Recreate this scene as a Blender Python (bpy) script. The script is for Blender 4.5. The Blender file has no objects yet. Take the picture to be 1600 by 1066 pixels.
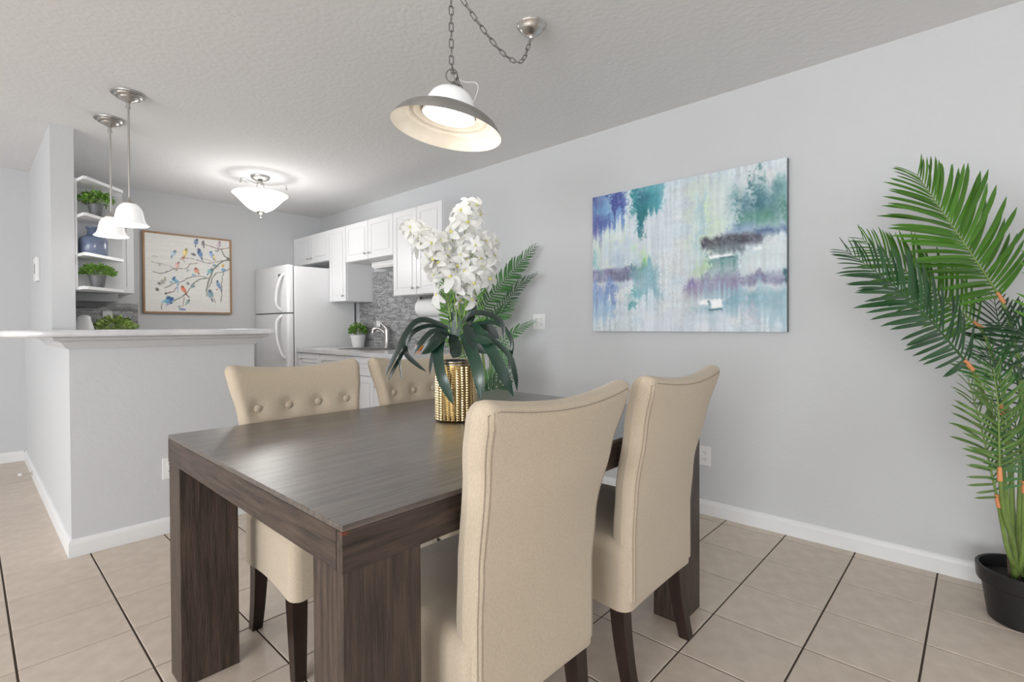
import bpy, bmesh, math, random
import numpy as np
from mathutils import Vector, Matrix, Quaternion
random.seed(7); RNG = np.random.RandomState(5)
SC = bpy.context.scene; COL = SC.collection

# ------------------------------------------------------------------ camera
EYE = Vector((0, 0, 1.117)); FPX = 791.34; CX, CY = 800.0, 517.66
YAW, PITCH, ROLL = math.radians(42.789), math.radians(-0.605), math.radians(-0.271)
_s, _c = math.sin(YAW), math.cos(YAW)
_r = Vector((_s, -_c, 0)); _f0 = Vector((_c, _s, 0)); _u = Vector((0, 0, 1))
FW = _f0 * math.cos(PITCH) + _u * math.sin(PITCH); _u2 = _u * math.cos(PITCH) - _f0 * math.sin(PITCH)
RT = _r * math.cos(ROLL) + _u2 * math.sin(ROLL); UP = _u2 * math.cos(ROLL) - _r * math.sin(ROLL)
def at(px, py, X=None, Y=None, Z=None, D=None):
    """world point on the ray of a photo pixel, at a known plane or depth"""
    d = FW + RT * ((px - CX) / FPX) - UP * ((py - CY) / FPX)
    k = D if D is not None else (X / d.x if X is not None else (Y / d.y if Y is not None else (Z - EYE.z) / d.z))
    return EYE + d * k
def pix(p):
    v = Vector(p) - EYE; d = v.dot(FW)
    return (CX + FPX * v.dot(RT) / d, CY - FPX * v.dot(UP) / d, d)
cam = bpy.data.cameras.new('camera'); cam.sensor_width = 36; cam.lens = FPX * 36 / 1600
cam.shift_y = (CY - 533) / 1600; cam.clip_start = 0.02
co = bpy.data.objects.new('camera', cam); COL.objects.link(co)
m = Matrix((RT, UP, -FW)).transposed().to_4x4(); m.translation = EYE; co.matrix_world = m
SC.camera = co

# ------------------------------------------------------------------ world, daylight, exposure
SC.view_settings.view_transform = 'Standard'; SC.view_settings.look = 'None'
SC.view_settings.exposure = 0.22; SC.view_settings.gamma = 1.0; SC.view_settings.use_curve_mapping = False
w = bpy.data.worlds.new('world'); SC.world = w; w.use_nodes = True
w.node_tree.nodes['Background'].inputs[0].default_value = (0.93, 0.96, 1.0, 1)
w.node_tree.nodes['Background'].inputs[1].default_value = 1.0
def area(name, loc, aim, sx, sy, power, col=(1, 1, 1)):
    l = bpy.data.lights.new(name, 'AREA'); l.shape = 'RECTANGLE'; l.size = sx; l.size_y = sy; l.energy = power; l.color = col
    o = bpy.data.objects.new(name, l); COL.objects.link(o); o.location = loc
    o.rotation_euler = (Vector(aim) - Vector(loc)).to_track_quat('-Z', 'Y').to_euler(); return o
# daylight lamps added behind invented, unseen openings in the left and rear walls
area('added_daylight_door', (-5.12, 2.8, 1.12), (0, 2.8, 1.12), 3.4, 2.0, 85, (0.95, 0.975, 1.0))
area('added_daylight_left', (-5.12, -0.9, 1.35), (0, -0.9, 1.35), 2.6, 1.6, 200, (0.95, 0.975, 1.0))
area('added_daylight_rear', (-0.7, -2.77, 1.35), (-0.7, 0, 1.35), 3.2, 1.6, 14, (0.95, 0.975, 1.0))
LAMP_DINING, LAMP_KITCHEN, LAMP_BAR = 1.6, 15.0, 0.8

# ------------------------------------------------------------------ room dimensions (metres)
XW, YB, H = 2.962, 5.935, 2.441          # painting wall, back wall, ceiling
XS, YF = 0.342, 3.245                    # bar half wall: side face, front face
XP, YP, TP = 0.385, 4.42, 0.118          # full-height partition
XL, YR = -5.0, -2.65                     # left and rear walls of the room
ZT = 0.771                               # table height

# ------------------------------------------------------------------ materials
MATS = {}
def mat(name, col=(.8, .8, .8), rough=.5, metal=0., spec=.5, bump=0, bscale=50, noise=0, nscale=8, stretch=(1, 1, 1),
        emit=None, estr=0, trans=0, coat=0, col2=None, rand=0, island=False, detail=3, sheen=0, coord='Object', sss=0):
    m = bpy.data.materials.new(name); m.use_nodes = True; nt = m.node_tree; N = nt.nodes; Lk = nt.links
    b = N['Principled BSDF']; b.inputs['Roughness'].default_value = rough; b.inputs['Metallic'].default_value = metal
    b.inputs['Specular IOR Level'].default_value = spec; b.inputs['Base Color'].default_value = (*col, 1)
    if trans: b.inputs['Transmission Weight'].default_value = trans
    if coat: b.inputs['Coat Weight'].default_value = coat; b.inputs['Coat Roughness'].default_value = .15
    if sheen: b.inputs['Sheen Weight'].default_value = sheen
    if emit: b.inputs['Emission Color'].default_value = (*emit, 1); b.inputs['Emission Strength'].default_value = estr
    tc = N.new('ShaderNodeTexCoord'); mp = N.new('ShaderNodeMapping'); mp.inputs['Scale'].default_value = stretch
    Lk.new(tc.outputs[coord], mp.inputs[0])
    src = None
    if noise:
        n = N.new('ShaderNodeTexNoise'); n.inputs['Scale'].default_value = nscale; n.inputs['Detail'].default_value = detail
        Lk.new(mp.outputs[0], n.inputs['Vector'])
        r = N.new('ShaderNodeMapRange'); r.inputs[1].default_value = .3; r.inputs[2].default_value = .7
        Lk.new(n.outputs['Fac'], r.inputs[0])
        mx = N.new('ShaderNodeMix'); mx.data_type = 'RGBA'
        c2 = col2 or tuple(max(0, c * (1 - noise)) for c in col)
        mx.inputs[6].default_value = (*col, 1); mx.inputs[7].default_value = (*c2, 1); Lk.new(r.outputs[0], mx.inputs[0]); src = mx.outputs[2]
    if rand:
        hsv = N.new('ShaderNodeHueSaturation'); hsv.inputs['Color'].default_value = (*col, 1)
        rr = N.new('ShaderNodeMapRange'); rr.inputs[3].default_value = 1 - rand; rr.inputs[4].default_value = 1 + rand
        if island: g = N.new('ShaderNodeNewGeometry'); Lk.new(g.outputs['Random Per Island'], rr.inputs[0])
        else: g = N.new('ShaderNodeObjectInfo'); Lk.new(g.outputs['Random'], rr.inputs[0])
        Lk.new(rr.outputs[0], hsv.inputs['Value'])
        if src: Lk.new(src, hsv.inputs['Color'])
        src = hsv.outputs[0]
    if src: Lk.new(src, b.inputs['Base Color'])
    if bump:
        n2 = N.new('ShaderNodeTexNoise'); n2.inputs['Scale'].default_value = bscale; n2.inputs['Detail'].default_value = 3
        Lk.new(mp.outputs[0], n2.inputs['Vector'])
        bp = N.new('ShaderNodeBump'); bp.inputs['Strength'].default_value = bump; bp.inputs['Distance'].default_value = .004
        Lk.new(n2.outputs['Fac'], bp.inputs['Height']); Lk.new(bp.outputs[0], b.inputs['Normal'])
    MATS[name] = m; return m
def translucent(name, fac):
    m = MATS[name]; nt = m.node_tree; b = nt.nodes['Principled BSDF']; out = nt.nodes['Material Output']; t = nt.nodes.new('ShaderNodeBsdfTranslucent'); mx = nt.nodes.new('ShaderNodeMixShader'); mx.inputs[0].default_value = fac
    if b.inputs['Base Color'].links: nt.links.new(b.inputs['Base Color'].links[0].from_socket, t.inputs[0])
    else: t.inputs[0].default_value = b.inputs['Base Color'].default_value
    nt.links.new(b.outputs[0], mx.inputs[1]); nt.links.new(t.outputs[0], mx.inputs[2]); nt.links.new(mx.outputs[0], out.inputs[0])
mat('wall_paint', (.60, .607, .618), .75, spec=.25, bump=.35, bscale=55)
mat('ceiling_paint', (.80, .80, .80), .85, spec=.2, bump=.55, bscale=38)
mat('trim_white', (.80, .80, .80), .45, noise=.04, nscale=3)
mat('cabinet_white', (.80, .80, .81), .35)
mat('plastic_white', (.82, .82, .82), .35)
mat('plastic_slot', (.12, .12, .12), .5)
mat('tile', (.70, .60, .505), .42, noise=.2, nscale=5, col2=(.61, .515, .425), rand=.035, bump=.15, bscale=9, detail=6, coord='Generated')
mat('grout', (.075, .055, .042), .9)
mat('marble', (.78, .78, .78), .18, noise=.3, nscale=2.2, col2=(.55, .55, .57), stretch=(3, 1, 1), detail=6)
mat('stone_strip', (.40, .40, .405), .4, rand=.38, island=True, noise=.3, nscale=30)
mat('stone_backing', (.20, .20, .20), .8)
mat('fabric', (.57, .475, .36), .92, spec=.15, noise=.16, nscale=420, stretch=(1, 1, .35), sheen=.25, bump=.25, bscale=500)
mat('fabric_seam', (.34, .28, .22), .95, spec=.1)
mat('leg_wood', (.028, .013, .010), .32, noise=.5, nscale=14, stretch=(4, 4, .4))
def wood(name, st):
    m = mat(name, (.145, .115, .095) if name == 'table_wood_top' else (.080, .054, .040), .38, noise=.6, nscale=9, col2=(.020, .013, .010), stretch=st, detail=7, bump=.5, bscale=34, coat=1. if name == 'table_wood_top' else .0); m.node_tree.nodes['Principled BSDF'].inputs['Coat Roughness'].default_value = .34  # top's base colour lightened to paint in its reflected light
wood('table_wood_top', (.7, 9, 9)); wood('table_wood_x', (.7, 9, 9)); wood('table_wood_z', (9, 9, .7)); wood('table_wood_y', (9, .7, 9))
mat('nickel', (.55, .53, .51), .28, metal=1.); mat('nickel_dark', (.30, .29, .28), .35, metal=1.)
mat('pewter_shade', (.50, .48, .46), .45, metal=.8, noise=.3, nscale=8); mat('shade_inner', (.70, .65, .57), .6, noise=.4, nscale=6, col2=(.52, .46, .38))
mat('glass_white', (.9, .9, .9), .25, emit=(1, .99, .97), estr=.12)
mat('glass_lit', (.9, .9, .9), .25, emit=(1, .99, .97), estr=.28)
mat('bulb', (1, 1, 1), .4, emit=(1, .98, .94), estr=2.0)
mat('fridge_white', (.80, .80, .81), .3); mat('gasket', (.16, .16, .17), .6); mat('badge', (.25, .25, .27), .3, metal=.6)
mat('gold', (.90, .74, .46), .22, metal=1.); mat('gold_dark', (.30, .20, .07), .35, metal=1.); mat('petal', (.93, .93, .91), .55, sss=0); mat('flower_heart', (.62, .60, .16), .6)
mat('stem_green', (.20, .32, .06), .5); mat('strap_leaf', (.018, .062, .034), .27, noise=.5, nscale=7, col2=(.010, .035, .022))
mat('strap_leaf_dark', (.012, .026, .020), .25); mat('moss', (.03, .03, .025), .95)
mat('palm_bright', (.075, .20, .022), .38, rand=.28); mat('palm_dark', (.020, .070, .022), .32, rand=.3)
mat('palm_mid', (.05, .17, .04), .36, rand=.3); mat('palm_olive', (.11, .20, .045), .38, rand=.25)
mat('palm_stalk', (.20, .30, .07), .5, noise=.3, nscale=20); mat('palm_joint', (.66, .26, .11), .7); mat('husk', (.13, .09, .07), .8)
mat('palm_dark_rachis', (.04, .10, .03), .45)
mat('pot_black', (.012, .012, .013), .38); mat('soil', (.02, .016, .013), .95)
mat('pot_grey', (.16, .16, .17), .5, noise=.3, nscale=10); mat('pot_white', (.82, .82, .82), .35)
mat('boxwood', (.17, .33, .055), .5, rand=.45, island=True); mat('boxwood_light', (.36, .50, .13), .5, rand=.35, island=True)
mat('vase_blue', (.10, .13, .22), .22, noise=.4, nscale=9, col2=(.20, .24, .33))
mat('frame_oak', (.42, .24, .12), .45, noise=.3, nscale=30, stretch=(1, 1, .1)); mat('canvas_edge', (.16, .19, .21), .7)
mat('paper', (.86, .86, .86), .9); mat('hood_grey', (.36, .36, .37), .45); mat('orange_skin', (.80, .27, .04), .5); mat('lemon_skin', (.70, .66, .06), .45)
mat('cord_white', (.8, .8, .79), .5); mat('rubber_tan', (.60, .55, .48), .7); mat('chip_red', (.16, .04, .02), .6)
translucent('petal', .45); translucent('palm_bright', .2); translucent('boxwood', .25)
for nm in ('print_abstract', 'print_birds'):
    m = mat(nm, (.8, .8, .8), .6); a = m.node_tree.nodes.new('ShaderNodeVertexColor'); a.layer_name = 'paint'
    m.node_tree.links.new(a.outputs[0], m.node_tree.nodes['Principled BSDF'].inputs['Base Color'])

# ------------------------------------------------------------------ mesh helpers
class MB:
    def __init__(s): s.v = []; s.f = []; s.mi = []; s.k = 0
    def add(s, vs, fs):
        o = len(s.v); s.v += [tuple(p) for p in vs]; s.f += [tuple(i + o for i in f) for f in fs]; s.mi += [s.k] * len(fs); return s
    def box(s, a, b, bev=0):
        (x0, y0, z0), (x1, y1, z1) = a, b
        if bev:
            bm = bmesh.new(); bmesh.ops.create_cube(bm, size=1)
            for v in bm.verts: v.co = Vector(((x0 + x1) / 2 + v.co.x * (x1 - x0), (y0 + y1) / 2 + v.co.y * (y1 - y0), (z0 + z1) / 2 + v.co.z * (z1 - z0)))
            bmesh.ops.bevel(bm, geom=bm.edges[:] + bm.verts[:], offset=bev, segments=2, profile=.5, affect='EDGES')
            bm.verts.index_update(); s.add([v.co.copy() for v in bm.verts], [[v.index for v in f.verts] for f in bm.faces]); bm.free(); return s
        vs = [(x, y, z) for x in (x0, x1) for y in (y0, y1) for z in (z0, z1)]
        return s.add(vs, [(0, 1, 3, 2), (4, 6, 7, 5), (0, 4, 5, 1), (2, 3, 7, 6), (0, 2, 6, 4), (1, 5, 7, 3)])
    def prism(s, poly, z0, z1):
        n = len(poly); vs = [(x, y, z0) for x, y in poly] + [(x, y, z1) for x, y in poly]
        return s.add(vs, [tuple(range(n))[::-1], tuple(range(n, 2 * n))] + [(i, (i + 1) % n, n + (i + 1) % n, n + i) for i in range(n)])
    def lathe(s, prof, c=(0, 0, 0), n=32, flip=False):
        vs = []; fs = []
        for r, z in prof:
            for i in range(n): a = 2 * math.pi * i / n; vs.append((c[0] + r * math.cos(a), c[1] + r * math.sin(a), c[2] + z))
        for j in range(len(prof) - 1):
            for i in range(n):
                q = (j * n + i, j * n + (i + 1) % n, (j + 1) * n + (i + 1) % n, (j + 1) * n + i); fs.append(q[::-1] if flip else q)
        return s.add(vs, fs)
    def tube(s, pts, r, n=8, closed=False, caps=True):
        pts = [Vector(p) for p in pts]; m_ = len(pts); rs = r if isinstance(r, (list, tuple)) else [r] * m_
        vs = []; fs = []; ref = None
        for i, p in enumerate(pts):
            if closed: t = pts[(i + 1) % m_] - pts[i - 1]
            else: t = pts[min(i + 1, m_ - 1)] - pts[max(i - 1, 0)]
            t = t.normalized() if t.length else Vector((0, 0, 1))
            if ref is None: ref = Vector((0, 0, 1)) if abs(t.z) < .9 else Vector((1, 0, 0))
            a = (ref - t * ref.dot(t)).normalized(); ref = a; b = t.cross(a)
            for k in range(n): g = 2 * math.pi * k / n; vs.append(p + (a * math.cos(g) + b * math.sin(g)) * rs[i])
        for i in range(m_ if closed else m_ - 1):
            for k in range(n): j = (i + 1) % m_; fs.append((i * n + k, i * n + (k + 1) % n, j * n + (k + 1) % n, j * n + k))
        if caps and not closed: fs += [tuple(range(n))[::-1], tuple(range((m_ - 1) * n, m_ * n))]
        return s.add(vs, fs)
    def sphere(s, c, r, n=14, sc=(1, 1, 1)):
        prof = [(max(1e-4, math.sin(math.pi * j / 8)), -math.cos(math.pi * j / 8)) for j in range(9)]
        o = len(s.v); s.lathe(prof, (0, 0, 0), n)
        for i in range(o, len(s.v)): x, y, z = s.v[i]; s.v[i] = (c[0] + x * r * sc[0], c[1] + y * r * sc[1], c[2] + z * r * sc[2])
        return s
    def ribbon(s, pts, widths, nrm, fold=.25):
        """leaf blade along pts; nrm(i) gives the face normal; folded at the midrib"""
        pts = [Vector(p) for p in pts]; n = len(pts); vs = []; fs = []
        for i, p in enumerate(pts):
            t = (pts[min(i + 1, n - 1)] - pts[max(i - 1, 0)]).normalized(); nn = nrm(i); sd = t.cross(nn)
            sd = sd.normalized() if sd.length > 1e-6 else Vector((1, 0, 0)); up = sd.cross(t)
            hw = widths[i] / 2; vs += [p - sd * hw + up * hw * fold, p, p + sd * hw + up * hw * fold]
        for i in range(n - 1):
            for k in (0, 1): fs.append((3 * i + k, 3 * i + k + 1, 3 * i + 4 + k, 3 * i + 3 + k))
        return s.add(vs, fs)
    def mesh(s, name, mats, smooth=None):
        me = bpy.data.meshes.new(name); me.from_pydata(s.v, [], s.f)
        for m_ in (mats if isinstance(mats, (list, tuple)) else [mats]): me.materials.append(MATS[m_])
        if any(s.mi): me.polygons.foreach_set('material_index', s.mi)
        if smooth:
            me.polygons.foreach_set('use_smooth', [True] * len(me.polygons)); me.set_sharp_from_angle(angle=math.radians(smooth))
        me.update(); return me
    def build(s, name, mats, parent=None, smooth=None, loc=None):
        return place(name, s.mesh(name, mats, smooth), parent, loc)
def place(name, me, parent=None, loc=None):
    o = bpy.data.objects.new(name, me); COL.objects.link(o); o.parent = parent
    if loc is not None: o.location = loc
    return o
def tag(o, label=None, cat=None, group=None, kind=None):
    if label: o['label'] = label
    if cat: o['category'] = cat
    if group: o['group'] = group
    if kind: o['kind'] = kind
    return o
def thing(name, loc, label, cat, group=None, rz=0):
    o = bpy.data.objects.new(name, None); COL.objects.link(o); o.location = loc; o.rotation_euler.z = rz; o.empty_display_size = .1
    return tag(o, label, cat, group)
def copy_tree(o, parent=None):
    c = o.copy(); COL.objects.link(c); c.parent = parent
    for ch in list(o.children): copy_tree(ch, c)
    return c
def bez(pts, n):
    """smooth curve through points (Catmull-Rom)"""
    P = [Vector(p) for p in pts]; P = [P[0] * 2 - P[1]] + P + [P[-1] * 2 - P[-2]]; out = []
    m_ = len(P) - 3
    for k in range(n + 1):
        u = k / n * m_; i = min(int(u), m_ - 1); t = u - i; a, b, c, d = P[i:i + 4]
        out.append(.5 * ((2 * b) + (c - a) * t + (2 * a - 5 * b + 4 * c - d) * t * t + (3 * b - a - 3 * c + d) * t ** 3))
    return out
def rr(a, b): return random.uniform(a, b)
def S(name, mb, m_, parent=None, smooth=None): return tag(mb.build(name, m_, parent, smooth), kind='structure')

# ------------------------------------------------------------------ setting: floor
TSZ, TOX, TOY = .30877, 2.573, .7556; G = .0065
floor = S('floor', MB().box((XL - .1, YR - .1, -.06), (XW + .1, YB + .1, -.004)), 'grout')
tile_me = None; rest = MB(); cand = []
for i in range(-26, 2):
    for j in range(-12, 18):
        x0, x1 = TOX + i * TSZ + G / 2, TOX + (i + 1) * TSZ - G / 2; y0, y1 = TOY + j * TSZ + G / 2, TOY + (j + 1) * TSZ - G / 2
        cut = (max(x0, XL), max(y0, YR), min(x1, XW - .004), min(y1, YB - .004))
        if cut[2] - cut[0] < .01 or cut[3] - cut[1] < .01: continue
        cx, cy = (x0 + x1) / 2, (y0 + y1) / 2; q = pix((cx, cy, 0)) if cx * _c + cy * _s > .3 else (9e9, 0, 0)
        seen = -120 < q[0] < 1720 and q[1] < 1180 and not (cx > 2.45 and cy > 3.3) and not (XS + .2 < cx < 2.2 and cy > 4.2) and not (XS < cx < 1.1 and cy > YF + .2)
        full = (x0, y0, x1, y1) == cut
        cand.append((q[2] if seen else 99, full, cut))
cand.sort(key=lambda c: c[0])
for k, (d, full, (x0, y0, x1, y1)) in enumerate(cand):
    if d < 99 and k < 298:
        if full:
            if tile_me is None:
                t = TSZ - G; b = .0015; mb = MB()
                mb.add([(0, 0, -.004), (t, 0, -.004), (t, t, -.004), (0, t, -.004), (0, 0, -b), (t, 0, -b), (t, t, -b), (0, t, -b), (b, b, 0), (t - b, b, 0), (t - b, t - b, 0), (b, t - b, 0)],
                       [(8, 9, 10, 11)] + [(a, (a + 1) % 4, 4 + (a + 1) % 4, 4 + a) for a in range(4)] + [(4 + a, 4 + (a + 1) % 4, 8 + (a + 1) % 4, 8 + a) for a in range(4)])
                tile_me = mb.mesh('floor_tile', 'tile')
            o = place('floor_tile', tile_me, floor, (x0, y0, 0))
        else: MB().box((0, 0, -.004), (x1 - x0, y1 - y0, 0)).build('floor_tile', 'tile', floor, loc=(x0, y0, 0))
    else: rest.box((x0, y0, -.004), (x1, y1, 0))
tag(rest.build('distant_floor_tiles', 'tile', floor), kind='stuff')

# ------------------------------------------------------------------ setting: walls, ceiling, trim
S('ceiling', MB().box((XL - .1, YR - .1, H), (XW + .1, YB + .1, H + .08)), 'ceiling_paint')
S('wall_right', MB().box((XW, YR - .1, -.05), (XW + .1, YB + .1, H)), 'wall_paint')
S('wall_back', MB().box((XL - .1, YB, -.05), (XW, YB + .1, H)), 'wall_paint')
wl = MB(); wl.box((XL - .1, YR, -.05), (XL, -2.2, H)).box((XL - .1, .4, -.05), (XL, 1.1, H)).box((XL - .1, -2.2, -.05), (XL, .4, .55)).box((XL - .1, -2.2, 2.15), (XL, .4, H)).box((XL - .1, 4.5, -.05), (XL, YB, H)).box((XL - .1, 1.1, 2.12), (XL, 4.5, H)); S('wall_left', wl, 'wall_paint')
wr = MB(); wr.box((XL - .1, YR - .1, -.05), (-2.3, YR, H)).box((.9, YR - .1, -.05), (XW, YR, H)).box((-2.3, YR - .1, 2.15), (.9, YR, H)).box((-2.3, YR - .1, -.05), (.9, YR, .55)); S('wall_rear', wr, 'wall_paint')
fr = MB()
for y in (1.1, 2.77, 4.44): fr.box((XL - .07, y, 0), (XL - .02, y + .06, 2.12))
fr.box((XL - .07, 1.1, 2.06), (XL - .02, 4.5, 2.12)); S('added_door_1', fr, 'trim_white')  # unseen sliding-door frame, invented as an entry for daylight
fr = MB()
for x in (-2.3, -.73, .84): fr.box((x, YR - .07, .55), (x + .06, YR - .02, 2.15))
fr.box((-2.3, YR - .07, 2.09), (.9, YR - .02, 2.15)).box((-2.3, YR - .07, .55), (.9, YR - .02, .61)); S('added_window_1', fr, 'trim_white')  # unseen rear window frame, added so daylight has an opening
fr = MB()
for y in (-2.2, -.93, .34): fr.box((XL - .07, y, .55), (XL - .02, y + .06, 2.15))
fr.box((XL - .07, -2.2, 2.09), (XL - .02, .4, 2.15)).box((XL - .07, -2.2, .55), (XL - .02, .4, .61)); S('added_window_2', fr, 'trim_white')  # unseen left window frame, added to light the right wall
ZB = 1.072
S('wall_bar', MB().prism([(XS, YF), (1.194, YF), (1.194, YF + .115), (XS + .115, YF + .115), (XS + .115, YB), (XS, YB)], -.003, ZB), 'wall_paint')
S('wall_partition', MB().box((XP, YP, ZB), (XP + TP, YB, H)), 'wall_paint')
def board(prof, path):
    """moulding: profile (out, z) swept along a plan polyline, out to the right of travel"""
    mb = MB(); n = len(prof); P = [Vector((*p, 0)) for p in path]; vs = []
    for i, p in enumerate(P):
        d0 = (p - P[i - 1]).normalized() if i else (P[1] - p).normalized(); d1 = (P[i + 1] - p).normalized() if i < len(P) - 1 else d0
        n0 = Vector((d0.y, -d0.x, 0)); n1 = Vector((d1.y, -d1.x, 0)); nn = (n0 + n1).normalized(); k = 1 / max(.3, nn.dot(n0))
        vs += [p + nn * k * o_ + Vector((0, 0, z)) for o_, z in prof]
    fs = [(i * n + k, i * n + (k + 1) % n, (i + 1) * n + (k + 1) % n, (i + 1) * n + k) for i in range(len(P) - 1) for k in range(n)]
    fs += [tuple(range(n))[::-1], tuple(range((len(P) - 1) * n, len(P) * n))]
    return mb.add(vs, fs)
BB = [(0, 0), (.013, 0), (.013, .062), (.010, .075), (.006, .083), (0, .086)]
S('baseboard_right', board(BB, [(XW, 3.0), (XW, YR)]), 'trim_white')
S('baseboard_back', board(BB, [(XL, YB), (XS - .013, YB)]), 'trim_white')
S('baseboard_bar', board(BB, [(XS, YB), (XS, YF), (1.194, YF), (1.194, YF + .115)]), 'trim_white')
CR = [(0, 1.016), (.010, 1.016), (.016, 1.024), (.036, 1.050), (.060, 1.058), (.064, ZB), (0, ZB)]
S('trim_1', board(CR, [(XS, 4.2), (XS, YF), (1.194, YF), (1.194, YF + .115)]), 'wall_paint')
# bar countertop
poly = [(1.262, 3.10), (1.262, 3.60), (XP + .13, 3.60), (XP + .13, YP - .005), (.30, YP - .005), (.16, 4.25), (.105, 4.0), (.10, 3.42), (.108, 3.32), (.13, 3.24), (.165, 3.17), (.215, 3.125), (.28, 3.103), (.33, 3.10)][::-1]
bm = bmesh.new(); vs = [bm.verts.new((x, y, ZB + .002)) for x, y in poly]; f = bm.faces.new(vs); r_ = bmesh.ops.extrude_face_region(bm, geom=[f])
for v in r_['geom']:
    if isinstance(v, bmesh.types.BMVert): v.co.z += .033
bmesh.ops.recalc_face_normals(bm, faces=bm.faces[:])
ed = [e for e in bm.edges if abs(e.verts[0].co.z - e.verts[1].co.z) < 1e-5]
bmesh.ops.bevel(bm, geom=ed, offset=.011, segments=4, profile=.5, affect='EDGES')
me = bpy.data.meshes.new('bar_countertop'); bm.to_mesh(me); bm.free(); me.materials.append(MATS['marble']); me.polygons.foreach_set('use_smooth', [True] * len(me.polygons)); me.set_sharp_from_angle(angle=math.radians(40))
tag(place('bar_countertop', me), 'white marble countertop with rounded end on the grey bar half wall', 'countertop')

# ------------------------------------------------------------------ dining table
TX0, TX1, TY0, TY1 = .441, 1.968, .812, 1.920; TA = .086
t = thing('dining_table', (TX0, TY0, 0), 'dark espresso wooden dining table with thick top and block legs', 'table')
LX, LY = TX1 - TX0, TY1 - TY0
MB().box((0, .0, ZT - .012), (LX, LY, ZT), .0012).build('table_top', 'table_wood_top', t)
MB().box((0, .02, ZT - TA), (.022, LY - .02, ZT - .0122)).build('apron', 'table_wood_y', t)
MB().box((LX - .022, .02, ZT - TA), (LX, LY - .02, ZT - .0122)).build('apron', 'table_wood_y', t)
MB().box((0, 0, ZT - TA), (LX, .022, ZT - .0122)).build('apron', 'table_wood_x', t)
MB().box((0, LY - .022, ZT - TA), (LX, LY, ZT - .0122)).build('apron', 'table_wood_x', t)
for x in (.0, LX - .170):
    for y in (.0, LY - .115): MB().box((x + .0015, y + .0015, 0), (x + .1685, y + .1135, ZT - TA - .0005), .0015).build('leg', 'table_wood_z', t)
MB().box((-.0006, -.0006, ZT - .018), (.010, .006, ZT - .0122)).build('chipped_corner', 'chip_red', t)

# ------------------------------------------------------------------ dining chairs
def lerp(tab, z):
    for (a, va), (b, vb) in zip(tab, tab[1:]):
        if z <= b: u = (z - a) / (b - a); u = u * u * (3 - 2 * u) * .5 + u * .5; return va + (vb - va) * max(0, u)
    return tab[-1][1]
WT = [(.27, .222), (.48, .221), (.66, .226), (.80, .244), (.90, .264), (.99, .280)]
YT = [(.27, -.263), (.48, -.263), (.62, -.281), (.80, -.323), (.99, -.372)]
BTN = [(-.18, .812), (-.06, .812), (.06, .812), (.18, .812)]
def back_pt(s, v, side):
    zt = .955 + .028 * s * s - .036 * max(0, (abs(s) - .86) / .14) ** 2.4; zb = .290 + .004 * s * s; z = zb + v * (zt - zb)
    wd = lerp(WT, z); x = s * wd
    yr = lerp(YT, z) + .020 * s * s * min(1, max(.25, (z - .4) / .3))
    es = max(0, (abs(s) - .88) / .12); ev = max(0, (v - .945) / .055)
    k = math.sqrt(max(0, 1 - es ** 2)) * math.sqrt(max(0, 1 - ev ** 2)); th = .075
    mid = yr + .036
    if side > 0:
        y = mid + (th - .036) * k
        for bx, bz in BTN: y -= .016 * math.exp(-((x - bx) ** 2 + (z - bz) ** 2) / (2 * .020 ** 2))
    else: y = mid - .036 * k ** .75
    return (x, y, z)
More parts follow.
